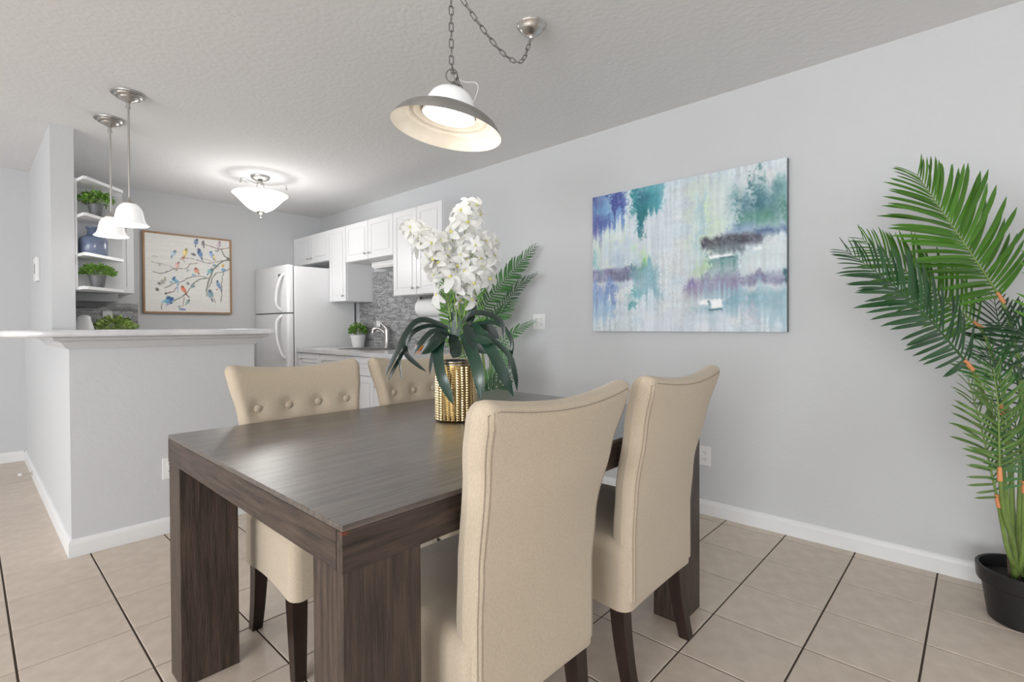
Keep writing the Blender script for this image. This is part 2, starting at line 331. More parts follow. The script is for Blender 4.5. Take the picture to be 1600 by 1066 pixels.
def make_chair():
    c = thing('dining_chair', (0, 0, 0), 'x', 'chair', 'upholstered dining chairs around the table')
    NS, NV = 48, 40; mb = MB(); sv = [math.sin(math.pi / 2 * (2 * i / NS - 1)) for i in range(NS + 1)]; sv = [.5 * a + .5 * (2 * i / NS - 1) for i, a in enumerate(sv)]
    vv = [1 - (1 - j / NV) ** 1.35 for j in range(NV + 1)]
    for side in (1, -1):
        o = [[back_pt(s_, v_, side) for s_ in sv] for v_ in vv]; vs = [p for row in o for p in row]; n = NS + 1
        fs = [(j * n + i, j * n + i + 1, (j + 1) * n + i + 1, (j + 1) * n + i) for j in range(NV) for i in range(NS)]
        mb.add(vs, [q[::-1] for q in fs] if side > 0 else fs)
    n = NS + 1; o2 = n * (NV + 1); mb.f += [(i + 1, i, o2 + i, o2 + i + 1) for i in range(NS)]; mb.mi += [0] * NS
    b = mb.build('backrest', 'fabric', c, 60)
    sm = MB()
    for s_ in (-.945, -.905, .945): sm.tube([Vector(back_pt(s_, v_ / 20 * .97, -1)) + Vector((0, -.0010, 0)) for v_ in range(21)], .0011, 5)
    sm.tube([Vector(back_pt(-.945 + 1.89 * k / 20, .97, -1)) + Vector((0, -.0010, 0)) for k in range(21)], .0011, 5)
    sm.build('seam', 'fabric_seam', b)
    for bx, bz in BTN:
        v_ = (bz - .292) / (.96 - .292); y = max(back_pt(bx / .246, v_, 1)[1], -.35)
        MB().sphere((bx, y + .006, bz), .0145, 14, (1, .5, 1)).build('button', 'fabric', b, 60)
    # seat cushion with upholstered skirt
    bm = bmesh.new(); bmesh.ops.create_cube(bm, size=1)
    for v in bm.verts: v.co = Vector((v.co.x * .47, -.03 + v.co.y * .44, .365 + v.co.z * .20))
    bmesh.ops.bevel(bm, geom=[e for e in bm.edges if min(e.verts[0].co.z, e.verts[1].co.z) > .4 or abs(e.verts[0].co.z - e.verts[1].co.z) > .1], offset=.035, segments=4, profile=.5, affect='EDGES')
    bmesh.ops.subdivide_edges(bm, edges=[e for e in bm.edges if e.calc_length() > .12], cuts=6, use_grid_fill=True)
    for v in bm.verts:
        x, y, z = v.co; u = max(0, 1 - (x / .23) ** 2) * max(0, 1 - ((y + .01) / .23) ** 2)
        if z > .40: v.co.z += .028 * u ** .6
        if z < .30: v.co.z += .022 * max(0, 1 - (x / .2) ** 2) * (1 if y > 0 else .2) + .018 * max(0, 1 - (y / .19) ** 2)
        v.co.x *= 1 + .07 * max(0, min(1, (y + .2) / .38))
    bmesh.ops.recalc_face_normals(bm, faces=bm.faces[:])
    me = bpy.data.meshes.new('seat'); bm.to_mesh(me); bm.free(); me.materials.append(MATS['fabric']); me.polygons.foreach_set('use_smooth', [True] * len(me.polygons)); me.set_sharp_from_angle(angle=math.radians(50))
    place('seat', me, c)
    for sx in (-1, 1):
        def leg(path, w0, w1):
            mb = MB(); n = len(path); vs = []
            for i, (x, y, z) in enumerate(path):
                h = (w0 + (w1 - w0) * i / (n - 1)) / 2; vs += [(x - h, y - h, z), (x + h, y - h, z), (x + h, y + h, z), (x - h, y + h, z)]
            fs = [(4 * i + k, 4 * i + 4 + k, 4 * i + 4 + (k + 1) % 4, 4 * i + (k + 1) % 4) for i in range(n - 1) for k in range(4)]
            mb.add(vs, fs + [(0, 1, 2, 3), (4 * n - 1, 4 * n - 2, 4 * n - 3, 4 * n - 4)]); mb.build('leg', 'leg_wood', c)
        leg([(sx * .218, .150, .275), (sx * .214, .150, 0)], .050, .036)
        leg([(sx * .196, -.205 - .040 * (k / 8) ** 1.8, .290 - .290 * k / 8) for k in range(9)], .048, .036)
    return c
CH = make_chair()
for k, (x, y, rz, lab) in enumerate([
        (.918, 1.012, 0, 'beige linen dining chair seen from behind, nearest to the camera'),
        (1.542, 1.012, .015, 'beige linen dining chair seen from behind, beside the far table leg'),
        (.918, 1.728, math.pi, 'button-tufted beige chair facing us across the table, in front of the bar'),
        (1.520, 1.732, math.pi + .02, 'button-tufted beige chair behind the orchid vase, facing us')]):
    o = CH if k == 0 else copy_tree(CH); o.location = (x, y, 0); o.rotation_euler.z = rz; o['label'] = lab

# ------------------------------------------------------------------ paintings
def vnoise(U, V, sx, sy, seed):
    r = np.random.RandomState(seed); g = r.rand(int(sy) + 3, int(sx) + 3); x = U * sx; y = V * sy; i = np.floor(x).astype(int); j = np.floor(y).astype(int)
    fx = x - i; fy = y - j; fx = fx * fx * (3 - 2 * fx); fy = fy * fy * (3 - 2 * fy)
    return (g[j, i] * (1 - fx) + g[j, i + 1] * fx) * (1 - fy) + (g[j + 1, i] * (1 - fx) + g[j + 1, i + 1] * fx) * fy
def lin(c): c = np.array(c) / 255.; return np.where(c < .04045, c / 12.92, ((c + .055) / 1.055) ** 2.4)
def canvas(name, mname, origin, du, dv, nu, nv, paint, parent):
    u, v = np.meshgrid(np.linspace(0, 1, nu), np.linspace(0, 1, nv)); P = np.array(origin)[None, None] + u[..., None] * np.array(du) + v[..., None] * np.array(dv)
    idx = np.arange(nu * nv).reshape(nv, nu); F = np.stack([idx[:-1, :-1], idx[1:, :-1], idx[1:, 1:], idx[:-1, 1:]], -1).reshape(-1, 4)
    me = bpy.data.meshes.new(name); me.from_pydata(P.reshape(-1, 3).tolist(), [], F.tolist()); me.materials.append(MATS[mname])
    c = np.ones((nu * nv, 4), np.float32); c[:, :3] = np.clip(lin(np.clip(paint(u, v), 0, 255)), 0, 1).reshape(-1, 3)
    a = me.color_attributes.new('paint', 'FLOAT_COLOR', 'POINT'); a.data.foreach_set('color', c.ravel()); return place(name, me, parent)
def paint_abstract(u, v):
    st = vnoise(u, v, 90, 5, 1); st2 = vnoise(u, v, 28, 6, 2); bl = vnoise(u, v, 14, 12, 3); fn = vnoise(u, v, 110, 80, 4); hz = vnoise(u, v, 6, 40, 5)
    img = np.ones(u.shape + (3,)) * np.array((206, 216, 222.)); img += ((st - .5) * 14 + (fn - .5) * 16)[..., None]
    img += ((bl - .5) * 18)[..., None] * np.array((1, .3, -.2))
    def patch(u0, u1, v0, v1, col, al=.8, su=.03, sv=.05, rag=.07):
        uu = u + (bl - .5) * rag + (fn - .5) * rag * .6; rv = rag if v1 - v0 > .12 else rag * .35; vv = v + (st - .5) * rv * 1.5 + (st2 - .5) * rv * 1.3 + (fn - .5) * rv * .5
        a = np.clip((uu - u0) / su + .5, 0, 1) * np.clip((u1 - uu) / su + .5, 0, 1) * np.clip((vv - v0) / sv + .5, 0, 1) * np.clip((v1 - vv) / sv + .5, 0, 1)
        a = a * al * (.62 + .55 * st2) * (.7 + .6 * fn); a = np.clip(a, 0, 1)[..., None]; img[:] = img * (1 - a) + np.array(col) * a
    for p in [(.0, .22, .28, .55, (205, 222, 210), .6), (.55, .75, .0, .5, (208, 222, 212), .6), (.24, .5, .2, .5, (205, 215, 225), .5),
              (-.1, .21, -.2, .24, (112, 150, 200), .95), (-.1, .05, -.2, .30, (82, 84, 150), .9, .05, .1), (.11, .195, -.2, .14, (70, 80, 150), 1.), (.03, .12, .16, .25, (85, 105, 165), .8), (.0, .10, .06, .16, (130, 180, 215), .6),
              (.25, .41, -.2, .19, (84, 160, 175), 1.), (.255, .37, .02, .21, (52, 128, 140), .7), (.27, .325, .12, .32, (48, 120, 130), .95, .02), (.30, .35, .0, .1, (60, 110, 135), .6),
              (.62, .70, .22, .52, (200, 222, 190), .7, .06, .15), (.58, .66, .55, .64, (180, 208, 170), .8), (.60, .63, .15, .5, (150, 190, 210), .6),
              (.26, .34, .40, .58, (188, 220, 178), .8, .05), (.295, .325, .50, .56, (150, 215, 120), .9, .02, .03),
              (.0, .06, .42, .56, (130, 185, 190), .7), (.08, .3, .36, .52, (190, 205, 222), .6), (.15, .2, .38, .56, (165, 185, 215), .6),
              (.76, 1.1, .12, .40, (128, 168, 172), .85, .08, .1), (.80, .92, .18, .30, (80, 120, 140), .8), (.865, .90, .04, .28, (52, 105, 112), .9, .02), (.77, .95, .28, .36, (84, 140, 122), .8), (.92, .96, .08, .3, (90, 135, 140), .8), (.96, 1.1, .24, .36, (80, 130, 118), .8), (.74, .86, .34, .42, (120, 145, 180), .6),
              (.63, .90, .405, .475, (78, 78, 90), 1., .02, .03, .03), (.66, .80, .46, .52, (104, 118, 124), .9, .03, .03), (.86, 1.0, .385, .425, (88, 112, 150), .85, .03, .03),
              (.64, .77, .54, .60, (96, 148, 142), .9, .02, .03), (.64, .78, .58, .76, (142, 168, 172), .8), (.80, 1.0, .50, .62, (205, 220, 222), .7),
              (.57, .82, .66, .76, (150, 140, 172), .8, .05), (.80, 1.1, .645, .715, (128, 128, 160), .95, .04, .03), (.56, .63, .66, .71, (130, 115, 165), .7),
              (-.1, .25, .545, .635, (132, 130, 165), .95, .03, .02, .03), (.12, .235, .565, .635, (104, 108, 132), .7, .02, .02, .03), (.24, .31, .53, .64, (96, 134, 150), .9), (.28, .40, .55, .74, (128, 172, 186), .85, .05),
              (-.1, .17, .64, .78, (124, 150, 200), .95), (-.1, .12, .74, .90, (150, 186, 218), .8), (.25, .30, .68, .77, (96, 165, 172), .85), (.225, .27, .79, .84, (78, 155, 160), .95, .02, .02), (.17, .25, .66, .74, (222, 230, 232), .8),
              (.62, 1.1, .74, .93, (158, 190, 205), .75, .1), (.76, .98, .76, .86, (128, 170, 186), .6), (.60, .74, .83, .865, (120, 165, 178), .7),
              (.3, .75, .86, 1.1, (212, 218, 228), .6), (.83, .87, .82, .95, (218, 205, 218), .5)]: patch(*p)
    for u0, u1, v0, v1 in [(.615, .67, .795, .825), (.67, .73, .80, .855), (.66, .76, .525, .54), (.86, .9, .50, .51)]: patch(u0, u1, v0, v1, (244, 246, 247), 1.6, .012, .015, .02)
    for u0, u1, v0, v1 in [(.655, .73, .855, .866), (.655, .665, .80, .835), (.70, .77, .537, .545), (.985, 1.1, .63, .71)]: patch(u0, u1, v0, v1, (62, 105, 118), 1., .01, .01, .02)
    return img + ((st - .5) * 12 + (hz - .5) * 8)[..., None]
y0, y1, z0, z1 = 1.950, .745, 1.078, 1.990
t = thing('abstract_painting', (XW - .02, (y0 + y1) / 2, z0), 'large unframed abstract canvas in teal, blue and white on the grey wall', 'painting')
MB().box((-.018, y1 - (y0 + y1) / 2, 0), (.018, y0 - (y0 + y1) / 2, z1 - z0)).build('stretcher', 'canvas_edge', t)
canvas('painted_canvas', 'print_abstract', (-.0186, (y0 - y1) / 2, z1 - z0), (0, y1 - y0, 0), (0, 0, z0 - z1), 260, 200, paint_abstract, t)

def paint_birds(u, v):
    img = np.ones(u.shape + (3,)) * np.array((236, 234, 230.)); img += ((vnoise(u, v, 5, 60, 11) - .5) * 8 + (vnoise(u, v, 90, 80, 12) - .5) * 6)[..., None]
    wob = (vnoise(u, v, 30, 30, 13) - .5) * .012
    def uv(x, y): a = (x - 125) / 940; top = 85 + .1064 * (x - 125); bot = 965 + .0266 * (x - 125); return a, (y - top) / (bot - top)
    def seg(p, q, w, col, al=.85):
        (a, b), (c, d) = uv(*p), uv(*q); dx, dy = c - a, d - b; t_ = np.clip(((u - a) * dx + (v - b) * dy) / (dx * dx + dy * dy + 1e-9), 0, 1)
        ds = np.hypot(u + wob - a - t_ * dx, v + wob - b - t_ * dy); k = np.clip((w - ds) / .004 + .5, 0, 1)[..., None] * al; img[:] = img * (1 - k) + np.array(col) * k
    def ell(x, y, rx, ry, ang, col, al=.9):
        a, b = uv(x, y); rx /= 940; ry /= 860; ca, sa = math.cos(ang), math.sin(ang); dx, dy = u + wob - a, v + wob - b
        d_ = np.hypot((dx * ca + dy * sa) / rx, (-dx * sa + dy * ca) / ry); k = np.clip((1 - d_) * 2.2, 0, 1)[..., None] * al * (.75 + .5 * vnoise(u, v, 60, 60, 14))[..., None]
        k = np.clip(k, 0, 1); img[:] = img * (1 - k) + np.array(col) * k
    br = [([(1070, 390), (1000, 400), (900, 465), (860, 520), (830, 590), (800, 650), (785, 740)], .010), ([(1070, 490), (980, 525), (900, 545), (850, 610), (815, 700)], .007),
          ([(1070, 255), (960, 275), (880, 255), (780, 225)], .006), ([(960, 275), (1000, 350), (1055, 385)], .008), ([(1000, 400), (930, 410), (800, 435), (720, 405), (640, 385), (560, 370)], .005),
          ([(200, 410), (330, 450), (440, 490), (560, 485), (610, 440), (690, 430)], .005), ([(210, 525), (280, 545), (360, 525), (440, 490)], .005), ([(330, 700), (420, 660), (490, 640), (610, 585), (720, 570), (800, 600)], .006),
          ([(330, 770), (420, 745), (480, 665)], .006), ([(420, 850), (480, 820), (550, 780), (590, 720), (640, 660), (720, 605), (800, 598)], .006), ([(550, 770), (585, 810)], .008), ([(535, 815), (515, 910)], .005),
          ([(990, 520), (965, 640), (965, 770), (955, 870)], .005), ([(785, 740), (790, 800)], .006), ([(850, 760), (885, 870)], .006), ([(1040, 380), (1070, 400)], .020), ([(480, 375), (550, 415)], .004), ([(770, 385), (850, 410)], .004), ([(300, 880), (290, 940)], .006)]
    for k, (pl, w_) in enumerate(br):
        for p, q in zip(pl, pl[1:]): seg(p, q, w_, (118 + 14 * (k % 3), 120 + 8 * (k % 2), 112))
    for b in [(672, 195, 28, 36, .2, (112, 130, 170)), (750, 210, 24, 34, -.2, (130, 120, 128)), (935, 230, 26, 46, .2, (196, 178, 186)), (425, 325, 34, 36, .5, (180, 205, 220)), (550, 312, 32, 48, .2, (232, 205, 130)), (520, 370, 18, 14, 0, (190, 120, 90)),
              (712, 318, 34, 58, -.35, (98, 130, 176)), (700, 300, 14, 24, 0, (80, 90, 110)), (850, 335, 26, 46, -.4, (140, 165, 215)), (878, 365, 16, 28, -.4, (235, 215, 130)), (465, 455, 30, 44, .2, (220, 178, 168)), (675, 515, 36, 30, -.6, (222, 150, 125)), (640, 560, 30, 16, .2, (150, 190, 215)),
              (985, 462, 22, 24, 0, (225, 170, 80)), (990, 510, 30, 26, .3, (110, 165, 205)), (300, 640, 44, 26, -.7, (176, 170, 160)), (270, 655, 16, 18, 0, (110, 105, 105)), (250, 722, 22, 24, 0, (120, 118, 112)), (440, 625, 50, 22, .5, (100, 165, 205)), (430, 600, 30, 16, -1., (60, 100, 140)), (395, 640, 24, 12, .5, (90, 170, 200)),
              (528, 722, 26, 46, -.5, (222, 118, 80)), (375, 845, 62, 30, -.55, (86, 140, 190)), (330, 850, 50, 20, -.5, (120, 190, 205)), (405, 825, 24, 18, -.3, (60, 90, 160)), (355, 890, 40, 12, -.6, (170, 160, 190)), (832, 785, 40, 56, -.3, (130, 158, 170)), (930, 680, 26, 62, -.4, (120, 145, 178)), (905, 725, 12, 16, 0, (200, 110, 95)), (825, 520, 36, 36, .6, (130, 175, 185)),
              (880, 455, 26, 18, 0, (130, 160, 170)), (630, 685, 34, 24, 0, (140, 165, 170)), (570, 865, 24, 30, .5, (140, 175, 165)), (575, 655, 20, 20, 0, (125, 125, 122)), (510, 945, 46, 16, 0, (120, 130, 180)), (640, 330, 30, 18, .2, (120, 118, 122)), (480, 915, 24, 14, 0, (150, 160, 150)), (465, 700, 12, 40, 0, (150, 190, 215)), (340, 768, 16, 18, 0, (110, 108, 105)), (575, 510, 26, 22, .5, (185, 195, 190)), (280, 455, 22, 14, 0, (190, 190, 185)), (230, 355, 40, 10, 0, (205, 205, 200)), (335, 605, 12, 26, 0, (160, 165, 130)), (905, 290, 22, 14, .3, (175, 175, 180))]:
        ell(*b); x, y, rx, ry, an, cl = b
        if ry > 26: la = (-math.sin(an), math.cos(an)); dk = tuple(c * .72 for c in cl); ell(x + la[0] * ry * 1.15, y + la[1] * ry * 1.15, rx * .34, ry * .55, an, dk); ell(x - la[0] * ry * .75 + 6, y - la[1] * ry * .75, rx * .62, rx * .62, 0, dk); ell(x + la[0] * ry * .2 - rx * .3, y, rx * .5, ry * .6, an, tuple(min(255, c * 1.18) for c in cl))
    return img
x0, x1, z0, z1 = 1.166, 1.951, 1.258, 2.052
t = thing('bird_picture', ((x0 + x1) / 2, YB - .02, z0), 'oak-framed picture of colourful birds on branches, on the kitchen back wall', 'picture')
hw = (x1 - x0) / 2; hh = z1 - z0
MB().box((-hw, -.018, 0), (-hw + .016, .018, hh)).build('frame_rail', 'frame_oak', t); MB().box((hw - .016, -.018, 0), (hw, .018, hh)).build('frame_rail', 'frame_oak', t)
MB().box((-hw + .016, -.018, 0), (hw - .016, .018, .016)).build('frame_rail', 'frame_oak', t); MB().box((-hw + .016, -.018, hh - .016), (hw - .016, .018, hh)).build('frame_rail', 'frame_oak', t)
canvas('painted_canvas', 'print_birds', (-hw + .015, -.006, hh - .015), (2 * hw - .03, 0, 0), (0, 0, -(hh - .03)), 230, 220, paint_birds, t)

# ------------------------------------------------------------------ wall plates
def plate(name, loc, axis, gangs, label, cat, kind='outlet'):
    """axis: direction the plate faces"""
    o = thing(name, loc, label, cat); q = Vector(axis).to_track_quat('Z', 'Y'); o.rotation_mode = 'QUATERNION'; o.rotation_quaternion = q
    wd = .07 + .046 * (gangs - 1); MB().box((-wd / 2, -.0575, 0), (wd / 2, .0575, .006), .002).build('cover_plate', 'plastic_white', o)
    for g in range(gangs):
        cx = (g - (gangs - 1) / 2) * .046
        if kind == 'outlet':
            for cy in (-.020, .020):
                r = MB().box((cx - .016, cy - .014, .006), (cx + .016, cy + .014, .008), .001).build('socket', 'plastic_white', o); sl = MB()
                for dx in (-.006, .006): sl.box((cx + dx - .0012, cy - .001, .008), (cx + dx + .0012, cy + .008, .0084))
                sl.box((cx - .002, cy - .009, .008), (cx + .002, cy - .005, .0084)); sl.build('slot', 'plastic_slot', r)
        else: MB().box((cx - .016, -.033, .006), (cx + .016, .033, .010), .001).build('rocker', 'plastic_white', o)
    return o
plate('wall_outlet', (XW, 2.457, 1.148), (-1, 0, 0), 2, 'white double outlet plate on the wall beside the fern fronds', 'outlet')
plate('wall_outlet', (XW, 1.190, .345), (-1, 0, 0), 1, 'white outlet low on the wall below the abstract painting', 'outlet')
plate('wall_outlet', (.752, YF, .352), (0, -1, 0), 1, 'white outlet low on the bar front, beside the table corner', 'outlet')
plate('wall_outlet', (.894, YB - .022, 1.213), (0, -1, 0), 1, 'white outlet on the stone backsplash above the bar greenery', 'outlet')
plate('wall_outlet', (XW - .022, 4.62, 1.12), (-1, 0, 0), 1, 'white rocker switch plate on the stone backsplash behind the faucet', 'switch', 'switch')
plate('wall_outlet', (XW - .022, 3.46, 1.05), (-1, 0, 0), 1, 'white outlet on the stone backsplash below the paper towel', 'outlet')
t = thing('thermostat', (XP, 5.25, 1.56), 'small white thermostat on the hallway side of the partition wall', 'thermostat')
MB().box((-.022, -.09, -.09), (0, .09, .09), .004).build('case', 'plastic_white', t); MB().box((-.024, -.04, -.03), (-.022, .04, .04)).build('display', 'hood_grey', t)
t = thing('door_stop', (XS - .013, 5.15, .045), 'small spring door stop on the hallway baseboard', 'door stop')
MB().tube([(0, 0, 0), (-.008, 0, 0)], .014, 12).build('mount', 'rubber_tan', t)
MB().tube([(-.006 - .055 * k / 60, .006 * math.cos(k * .9), .006 * math.sin(k * .9)) for k in range(61)], .0018, 5).build('spring', 'rubber_tan', t); MB().tube([(-.058, 0, 0), (-.078, 0, 0)], .010, 12).build('tip', 'plastic_white', t)

# ------------------------------------------------------------------ lamps
def lamp_light(name, loc, power, r, parent, col=(1, .965, .91)):
    l = bpy.data.lights.new(name, 'POINT'); l.energy = power; l.shadow_soft_size = r; l.color = col
    o = bpy.data.objects.new(name, l); COL.objects.link(o); o.parent = parent; o.location = loc; return o
CAN = [(.0001, 0), (.078, 0), (.082, -.004), (.081, -.009), (.074, -.012), (.066, -.012), (.064, -.016), (.066, -.020), (.062, -.025), (.052, -.027), (.048, -.026), (.046, -.031), (.034, -.040), (.018, -.046), (.010, -.054), (.0001, -.055)]
for k, (x, y, lab) in enumerate([(.642, 3.545, 'brushed nickel rod pendant with white glass bell shade, nearer of the bar pair'), (.640, 4.06, 'brushed nickel rod pendant with white glass bell shade, farther of the bar pair')]):
    t = thing('bar_pendant', (x, y, H), lab, 'pendant light', 'pendants above the bar')
    MB().lathe(CAN, n=40, flip=True).build('canopy', 'nickel', t, 50)
    MB().tube([(0, 0, -.05), (0, 0, -.60)], .0055, 12).tube([(0, 0, -.05), (0, 0, -.078)], .009, 12).tube([(0, 0, -.078), (0, 0, -.082)], .013, 12).build('rod', 'nickel', t, 50)
    MB().lathe([(.006, -.585), (.010, -.60), (.030, -.612), (.034, -.622), (.030, -.626), (.001, -.626)], n=28, flip=True).build('cap', 'nickel', t, 50)
    pr = [(.028, -.620), (.046, -.634), (.060, -.656), (.066, -.682), (.070, -.706), (.078, -.726), (.090, -.738), (.093, -.742)]
    MB().lathe(pr + [(r - .003, z - .001) for r, z in pr[::-1]], n=40, flip=True).build('shade', 'glass_lit', t, 60)
    MB().sphere((0, 0, -.700), .026).build('bulb', 'bulb', t, 60)
    lamp_light('bar_pendant_glow', (0, 0, -.765), LAMP_BAR, .03, t)
t = thing('kitchen_ceiling_light', (1.777, 4.648, H), 'semi-flush kitchen ceiling light with white glass bowl and nickel arms', 'ceiling light')
MB().lathe([(.0001, 0), (.078, 0), (.080, -.006), (.072, -.022), (.050, -.034), (.018, -.042), (.0001, -.043)], n=36, flip=True).build('canopy', 'nickel', t, 50)
MB().tube([(0, 0, -.04), (0, 0, -.33)], .007, 10).lathe([(.001, -.052), (.028, -.056), (.034, -.070), (.030, -.088), (.012, -.098), (.001, -.098)], n=24, flip=True).build('stem', 'nickel', t, 50)
for k in range(3):
    a = math.radians(-35 + 120 * k); d = Vector((math.cos(a), math.sin(a), 0))
    MB().tube(bez([d * .02 + Vector((0, 0, -.075)), d * .09 + Vector((0, 0, -.085)), d * .17 + Vector((0, 0, -.068)), d * .205 + Vector((0, 0, -.075)), d * .212 + Vector((0, 0, -.098))], 14), .0055, 8).sphere(d * .212 + Vector((0, 0, -.103)), .010).build('arm', 'nickel', t, 50)
bw = [(.222, -.166), (.226, -.160), (.218, -.168), (.196, -.188), (.170, -.214), (.138, -.250), (.100, -.285), (.062, -.306), (.020, -.315), (.0005, -.316)]
MB().lathe([(r - .004, z + .004) for r, z in bw[::-1][:-1]] + bw, n=48).build('glass_bowl', 'glass_lit', t, 60)
MB().lathe([(.001, -.308), (.034, -.312), (.030, -.322), (.018, -.333), (.006, -.338), (.0045, -.352), (.009, -.356), (.009, -.362), (.001, -.366)], n=24, flip=True).build('finial', 'nickel', t, 50)
for sx in (-1, 1): MB().sphere((sx * .07, sx * .05, -.21), .028).build('bulb', 'bulb', t, 60)
lamp_light('kitchen_light_glow', (0, 0, -.135), LAMP_KITCHEN * .07, .12, t, (1, .98, .95)); lamp_light('kitchen_light_down', (0, 0, -.62), LAMP_KITCHEN * .90, .16, t, (1, .98, .95))

# dining pendant: lamp hanging from a ceiling hook, chain swagged across to its canopy
LP = Vector((1.240, 1.448, 0)); LZ = 2.02
t = thing('dining_pendant', (LP.x, LP.y, H), 'pewter saucer pendant with glass dome, swagged on a chain above the table', 'pendant light')
MB().lathe([(.0001, 0), (.018, 0), (.018, -.004), (.004, -.006), (.0001, -.006)], n=16, flip=True).tube([(0, 0, 0)] + [(0.012 * math.sin(a), 0, -.030 - .012 * math.cos(a)) for a in [math.pi - .3 + k * .55 for k in range(9)]], .0025, 6).build('ceiling_hook', 'nickel_dark', t, 50)
lk = MB(); pts = []
for k in range(20):
    a = 2 * math.pi * k / 20; pts.append((.0075 * math.cos(a), 0, .0075 * math.sin(a) + (.0105 if math.sin(a) >= 0 else -.0105)))
lk.tube(pts, .0021, 6, closed=True); LINK = lk.mesh('link', 'nickel_dark', 60)
def chain(path, parent, name='chain', pitch=.0305):
    root = MB().sphere(path[0], .0024, 6).build(name, 'nickel_dark', parent)
    ac = [0]
    for a, b in zip(path, path[1:]): ac.append(ac[-1] + (b - a).length)
    n = int(ac[-1] / pitch)
    for k in range(n):
        s_ = (k + .5) * pitch; i = max(j for j in range(len(ac)) if ac[j] <= s_); i = min(i, len(path) - 2)
        f_ = (s_ - ac[i]) / max(1e-9, ac[i + 1] - ac[i]); p = path[i].lerp(path[i + 1], f_); d = (path[i + 1] - path[i]).normalized()
        q = d.to_track_quat('Z', 'X') @ Quaternion((0, 0, 1), math.pi / 2 * (k % 2) + .5)
        o = place('link', LINK, root, p); o.rotation_mode = 'QUATERNION'; o.rotation_quaternion = q
    return root
CANP = at(830, 38, Z=H); dc = Vector((CANP.x - LP.x, CANP.y - LP.y, 0))
chain([Vector((0, 0, -.045 - .345 * k / 12)) for k in range(13)], t)
sw = bez([Vector((0, 0, -.045)), dc * .30 + Vector((0, 0, -.135)), dc * .62 + Vector((0, 0, -.20)), dc * .86 + Vector((0, 0, -.185)), dc + Vector((0, 0, -.058))], 40); chain(sw, t)
MB().lathe([(.0001, 0), (.060, 0), (.064, -.006), (.060, -.014), (.054, -.018), (.052, -.026), (.044, -.034), (.036, -.042), (.024, -.048), (.014, -.054), (.011, -.066), (.0001, -.068)], (dc.x, dc.y, 0), 40, flip=True).build('canopy', 'nickel', t, 50)
tilt = Matrix.Translation((0, 0, -.385)) @ Matrix.Translation(RT * .015) @ Matrix.Rotation(math.radians(9.5), 4, FW)
def tl(o): o.matrix_basis = tilt; return o
(MB().tube([(.021 * math.cos(a) * RT.x, .021 * math.cos(a) * RT.y, -.391 + .024 * math.sin(a)) for a in [2 * math.pi * k / 24 for k in range(24)]], .0026, 6, closed=True).build('ring', 'nickel_dark', t, 60))
tl(MB().lathe([(.004, -.030), (.010, -.034), (.014, -.044), (.030, -.052), (.038, -.062), (.040, -.070), (.001, -.070)], n=28, flip=True).build('cap', 'pewter_shade', t, 50))
gd = [(.034, -.060), (.056, -.066), (.074, -.082), (.086, -.104), (.093, -.128), (.096, -.146), (.100, -.160)]
tl(MB().lathe(gd + [(r - .004, z - .002) for r, z in gd[::-1]], n=44, flip=True).build('glass_dome', 'glass_white', t, 60))
sh = [(.098, -.146), (.112, -.145), (.140, -.150), (.160, -.160), (.180, -.174), (.194, -.192), (.203, -.206), (.2065, -.214)]
so = tl(MB().lathe(sh, n=56, flip=True).build('shade', 'pewter_shade', t, 60))
ins = [(.101, -.152), (.112, -.151), (.128, -.154), (.130, -.164), (.140, -.164), (.146, -.160), (.156, -.164), (.158, -.172), (.176, -.182), (.190, -.196), (.200, -.208), (.2065, -.214)]
MB().lathe(ins, n=56).build('shade_lining', 'shade_inner', so, 40)
tl(MB().sphere((0, 0, -.150), .031).tube([(0, 0, -.07), (0, 0, -.115)], .016, 12).build('bulb', 'bulb', t, 60))
b = Vector((0, 0, -.40)); MB().tube(bez([b + RT * .010 + Vector((0, 0, .01)), b + RT * .045 + Vector((0, 0, -.015)), b + RT * .088 + Vector((0, 0, -.018)), b + RT * .098 + Vector((0, 0, -.045)), b + RT * .070 + Vector((0, 0, -.115))], 20), .0018, 6).build('cord', 'cord_white', t, 60)
chain([b + RT * .004 + Vector((0, 0, .035)), b + RT * .016 - FW * .02 + Vector((0, 0, .0)), b + RT * .038 - FW * .04 + Vector((0, 0, -.06)), b + RT * .055 - FW * .05 + Vector((0, 0, -.10))], t, 'spare_chain')
lamp_light('dining_pendant_glow', (.02, 0, -.70), LAMP_DINING, .05, t)

# ------------------------------------------------------------------ kitchen: right wall
def knob(c, ax, parent):
    MB().tube([c, Vector(c) + Vector(ax) * .018], .004, 8).sphere(Vector(c) + Vector(ax) * .022, .011, 10).build('knob', 'nickel', parent, 60)
def door_x(mbname, xf, ya, yb, za, zb, parent, knob_yz=None):
    """cabinet door facing -X: slab, recessed groove and raised panel"""
    g = .003; ya, yb = min(ya, yb) + g, max(ya, yb) - g; za += g; zb -= g; mb = MB()
    mb.box((xf - .014, ya, za), (xf, yb, zb)); s_ = .05 if yb - ya > .2 else .035
    for a, b_, c, d in ((ya, ya + s_, za, zb), (yb - s_, yb, za, zb), (ya + s_, yb - s_, za, za + s_), (ya + s_, yb - s_, zb - s_, zb)): mb.box((xf - .020, a, c), (xf - .014, b_, d))
    if yb - ya > 2 * s_ + .05 and zb - za > 2 * s_ + .05: mb.box((xf - .0195, ya + s_ + .014, za + s_ + .014), (xf - .014, yb - s_ - .014, zb - s_ - .014), .003)
    o = mb.build(mbname, 'cabinet_white', parent)
    if knob_yz: knob((xf - .020, *knob_yz), (-1, 0, 0), o)
    return o
XC = 2.655
